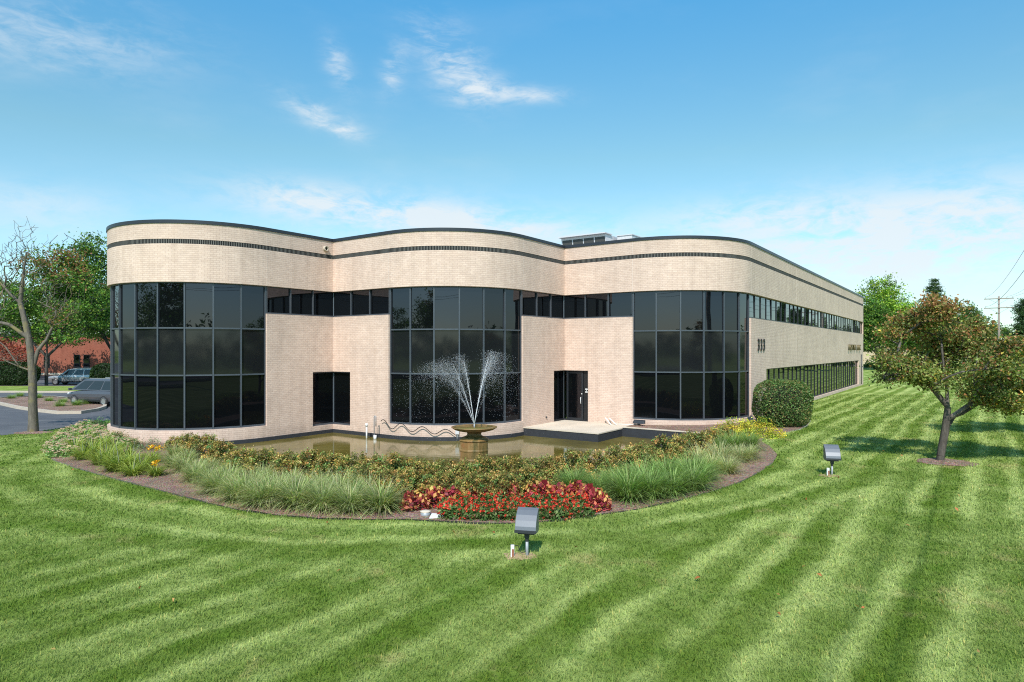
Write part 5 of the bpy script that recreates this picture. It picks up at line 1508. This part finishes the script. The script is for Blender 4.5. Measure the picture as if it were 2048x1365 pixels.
for k in range(2):
    a, b = ps[k], ps[k + 1]; ln = (b - a).length
    for x, z in wires:
        pts_ = []
        for i in range(25):
            q = i / 24; p = a + (b - a) * q + U * x
            pts_.append((p.x - V.x * .15, p.y - V.y * .15, z - 4 * q * (1 - q) * ln * .014))
        mb = MB(); mb.tube(pts_, (.015 if z < hh - 1 else .011), 5)
        o = mb.build('power_line', M['black']); tag(o, 'black overhead wire strung between the utility poles', 'wire', 'overhead wires')

# ------------------------------------------------------------------ daylight
SUN_EL, SUN_AZ = math.radians(46), math.radians(188)     # azimuth clockwise from +Y
sv = Vector((math.sin(SUN_AZ) * math.cos(SUN_EL), math.cos(SUN_AZ) * math.cos(SUN_EL), math.sin(SUN_EL)))
sd_ = bpy.data.lights.new('sun', 'SUN'); sd_.energy = 4.9; sd_.angle = math.radians(.53); sd_.color = (1, .95, .89)
so = bpy.data.objects.new('sun', sd_); so.rotation_euler = (-sv).to_track_quat('-Z', 'Y').to_euler(); so.location = (0, -20, 40); link(so)

w = bpy.data.worlds.new('World'); scene.world = w; w.use_nodes = True
t = NT(w.node_tree); bgn = w.node_tree.nodes['Background']
sky = t.n('ShaderNodeTexSky', sky_type='NISHITA'); sky.sun_disc = False
sky.sun_elevation = SUN_EL; sky.sun_rotation = SUN_AZ; sky.altitude = 200; sky.air_density = 1.0; sky.dust_density = .6; sky.ozone_density = 1.6
d = t.n('ShaderNodeTexCoord').outputs['Generated']
sx = t.n('ShaderNodeSeparateXYZ'); t.lk(d, sx.inputs[0])
az = t.math('ARCTAN2', sx.outputs[0], sx.outputs[1])
hz = t.math('SQRT', t.math('ADD', t.math('MULTIPLY', sx.outputs[0], sx.outputs[0]), t.math('MULTIPLY', sx.outputs[1], sx.outputs[1])))
el = t.math('DIVIDE', sx.outputs[2], t.math('MAXIMUM', hz, .001))
def pxsky(px, py):
    a = math.atan((px - 1024) / F); return a, (700 - py) / F * math.cos(a)
def blob(px, py, wx, wy, amp, tilt=0.0):
    a0, e0 = pxsky(px, py)
    da = t.math('DIVIDE', t.math('SUBTRACT', az, a0), wx / F)
    de = t.math('SUBTRACT', el, e0)
    if tilt: de = t.math('ADD', de, t.math('MULTIPLY', t.math('SUBTRACT', az, a0), tilt))
    de = t.math('DIVIDE', de, wy / F)
    q = t.math('ADD', t.math('MULTIPLY', da, da), t.math('MULTIPLY', de, de))
    return t.math('MULTIPLY', t.math('EXPONENT', t.math('MULTIPLY', q, -1.0)), amp)
cv_ = t.n('ShaderNodeCombineXYZ'); t.put(cv_.inputs[0], az); t.put(cv_.inputs[1], t.math('MULTIPLY', el, 2.4)); cv_.inputs[2].default_value = 3.7
n1 = t.noise(cv_.outputs[0], 9.0, 7.0, .62, .5); n2 = t.noise(cv_.outputs[0], 26.0, 6.0, .65, .7)
tex = t.math('ADD', t.math('MULTIPLY', n1, .6), t.math('MULTIPLY', n2, .4))
band_tex = t.smooth(tex, .33, .60); wisp_tex = t.smooth(tex, .37, .68)
band = blob(760, 428, 260, 42, .95, .05)
for a in ((600, 395, 90, 30, .45), (1000, 455, 260, 30, .75, .1), (1750, 470, 420, 75, .85), (1950, 440, 260, 60, .55), (1800, 560, 420, 60, .55), (1500, 430, 150, 26, .55), (60, 405, 130, 32, .5), (300, 480, 600, 30, .25)):
    band = t.math('ADD', band, blob(*a))
wisp = blob(905, 120, 70, 62, 1.1, .6)
for a in ((678, 135, 26, 40, .9, .8), (787, 140, 24, 46, .85, -.9), (1060, 190, 70, 16, .9, .05), (950, 180, 60, 26, .8), (640, 232, 62, 26, 1.05, .35), (690, 262, 40, 12, .6, .2), (60, 80, 170, 48, .5), (180, 40, 160, 50, .3)):
    wisp = t.math('ADD', wisp, blob(*a))
cl_ = t.math('ADD', t.math('MULTIPLY', band, band_tex), t.math('MULTIPLY', wisp, wisp_tex), clamp=True)
haze = t.math('MULTIPLY', t.smooth(t.noise(cv_.outputs[0], 3.0, 5.0, .6), .5, .75), t.math('MULTIPLY', t.smooth(el, .75, .12), .12))
cl_ = t.math('ADD', t.math('MULTIPLY', cl_, .85), haze, clamp=True)
skyc = t.mix(1.0, sky.outputs[0], t.ramp(el, [(0.0, (.95, 1.16, 1.2)), (.12, (.95, 1.2, 1.18)), (.29, (.93, 1.28, 1.10)), (.53, (.60, 1.44, 1.55)), (1.0, (.5, 1.1, 1.3))]), 'MULTIPLY')
fin = t.mix(cl_, skyc, (5.6, 6.0, 6.25))
t.lk(fin, bgn.inputs[0]); bgn.inputs[1].default_value = 0.15

# ------------------------------------------------------------------ camera
cam = bpy.data.cameras.new('camera'); cam.sensor_width = 36.0; cam.lens = F / 2048 * 36.0
cam.shift_y = 17.5 / 2048; cam.clip_start = .1; cam.clip_end = 6000
co = bpy.data.objects.new('camera', cam); co.location = (0, 0, CAMZ); co.rotation_euler = (PI / 2, 0, 0); link(co)
scene.camera = co
scene.render.engine = 'CYCLES'
scene.cycles.max_bounces = 7; scene.cycles.transparent_max_bounces = 6; scene.cycles.diffuse_bounces = 3; scene.cycles.glossy_bounces = 4
scene.cycles.use_denoising = False; scene.cycles.filter_width = 1.1
scene.cycles.sample_clamp_indirect = 4.0
scene.view_settings.view_transform = 'Standard'; scene.view_settings.look = 'None'; scene.view_settings.exposure = 0; scene.view_settings.gamma = 1
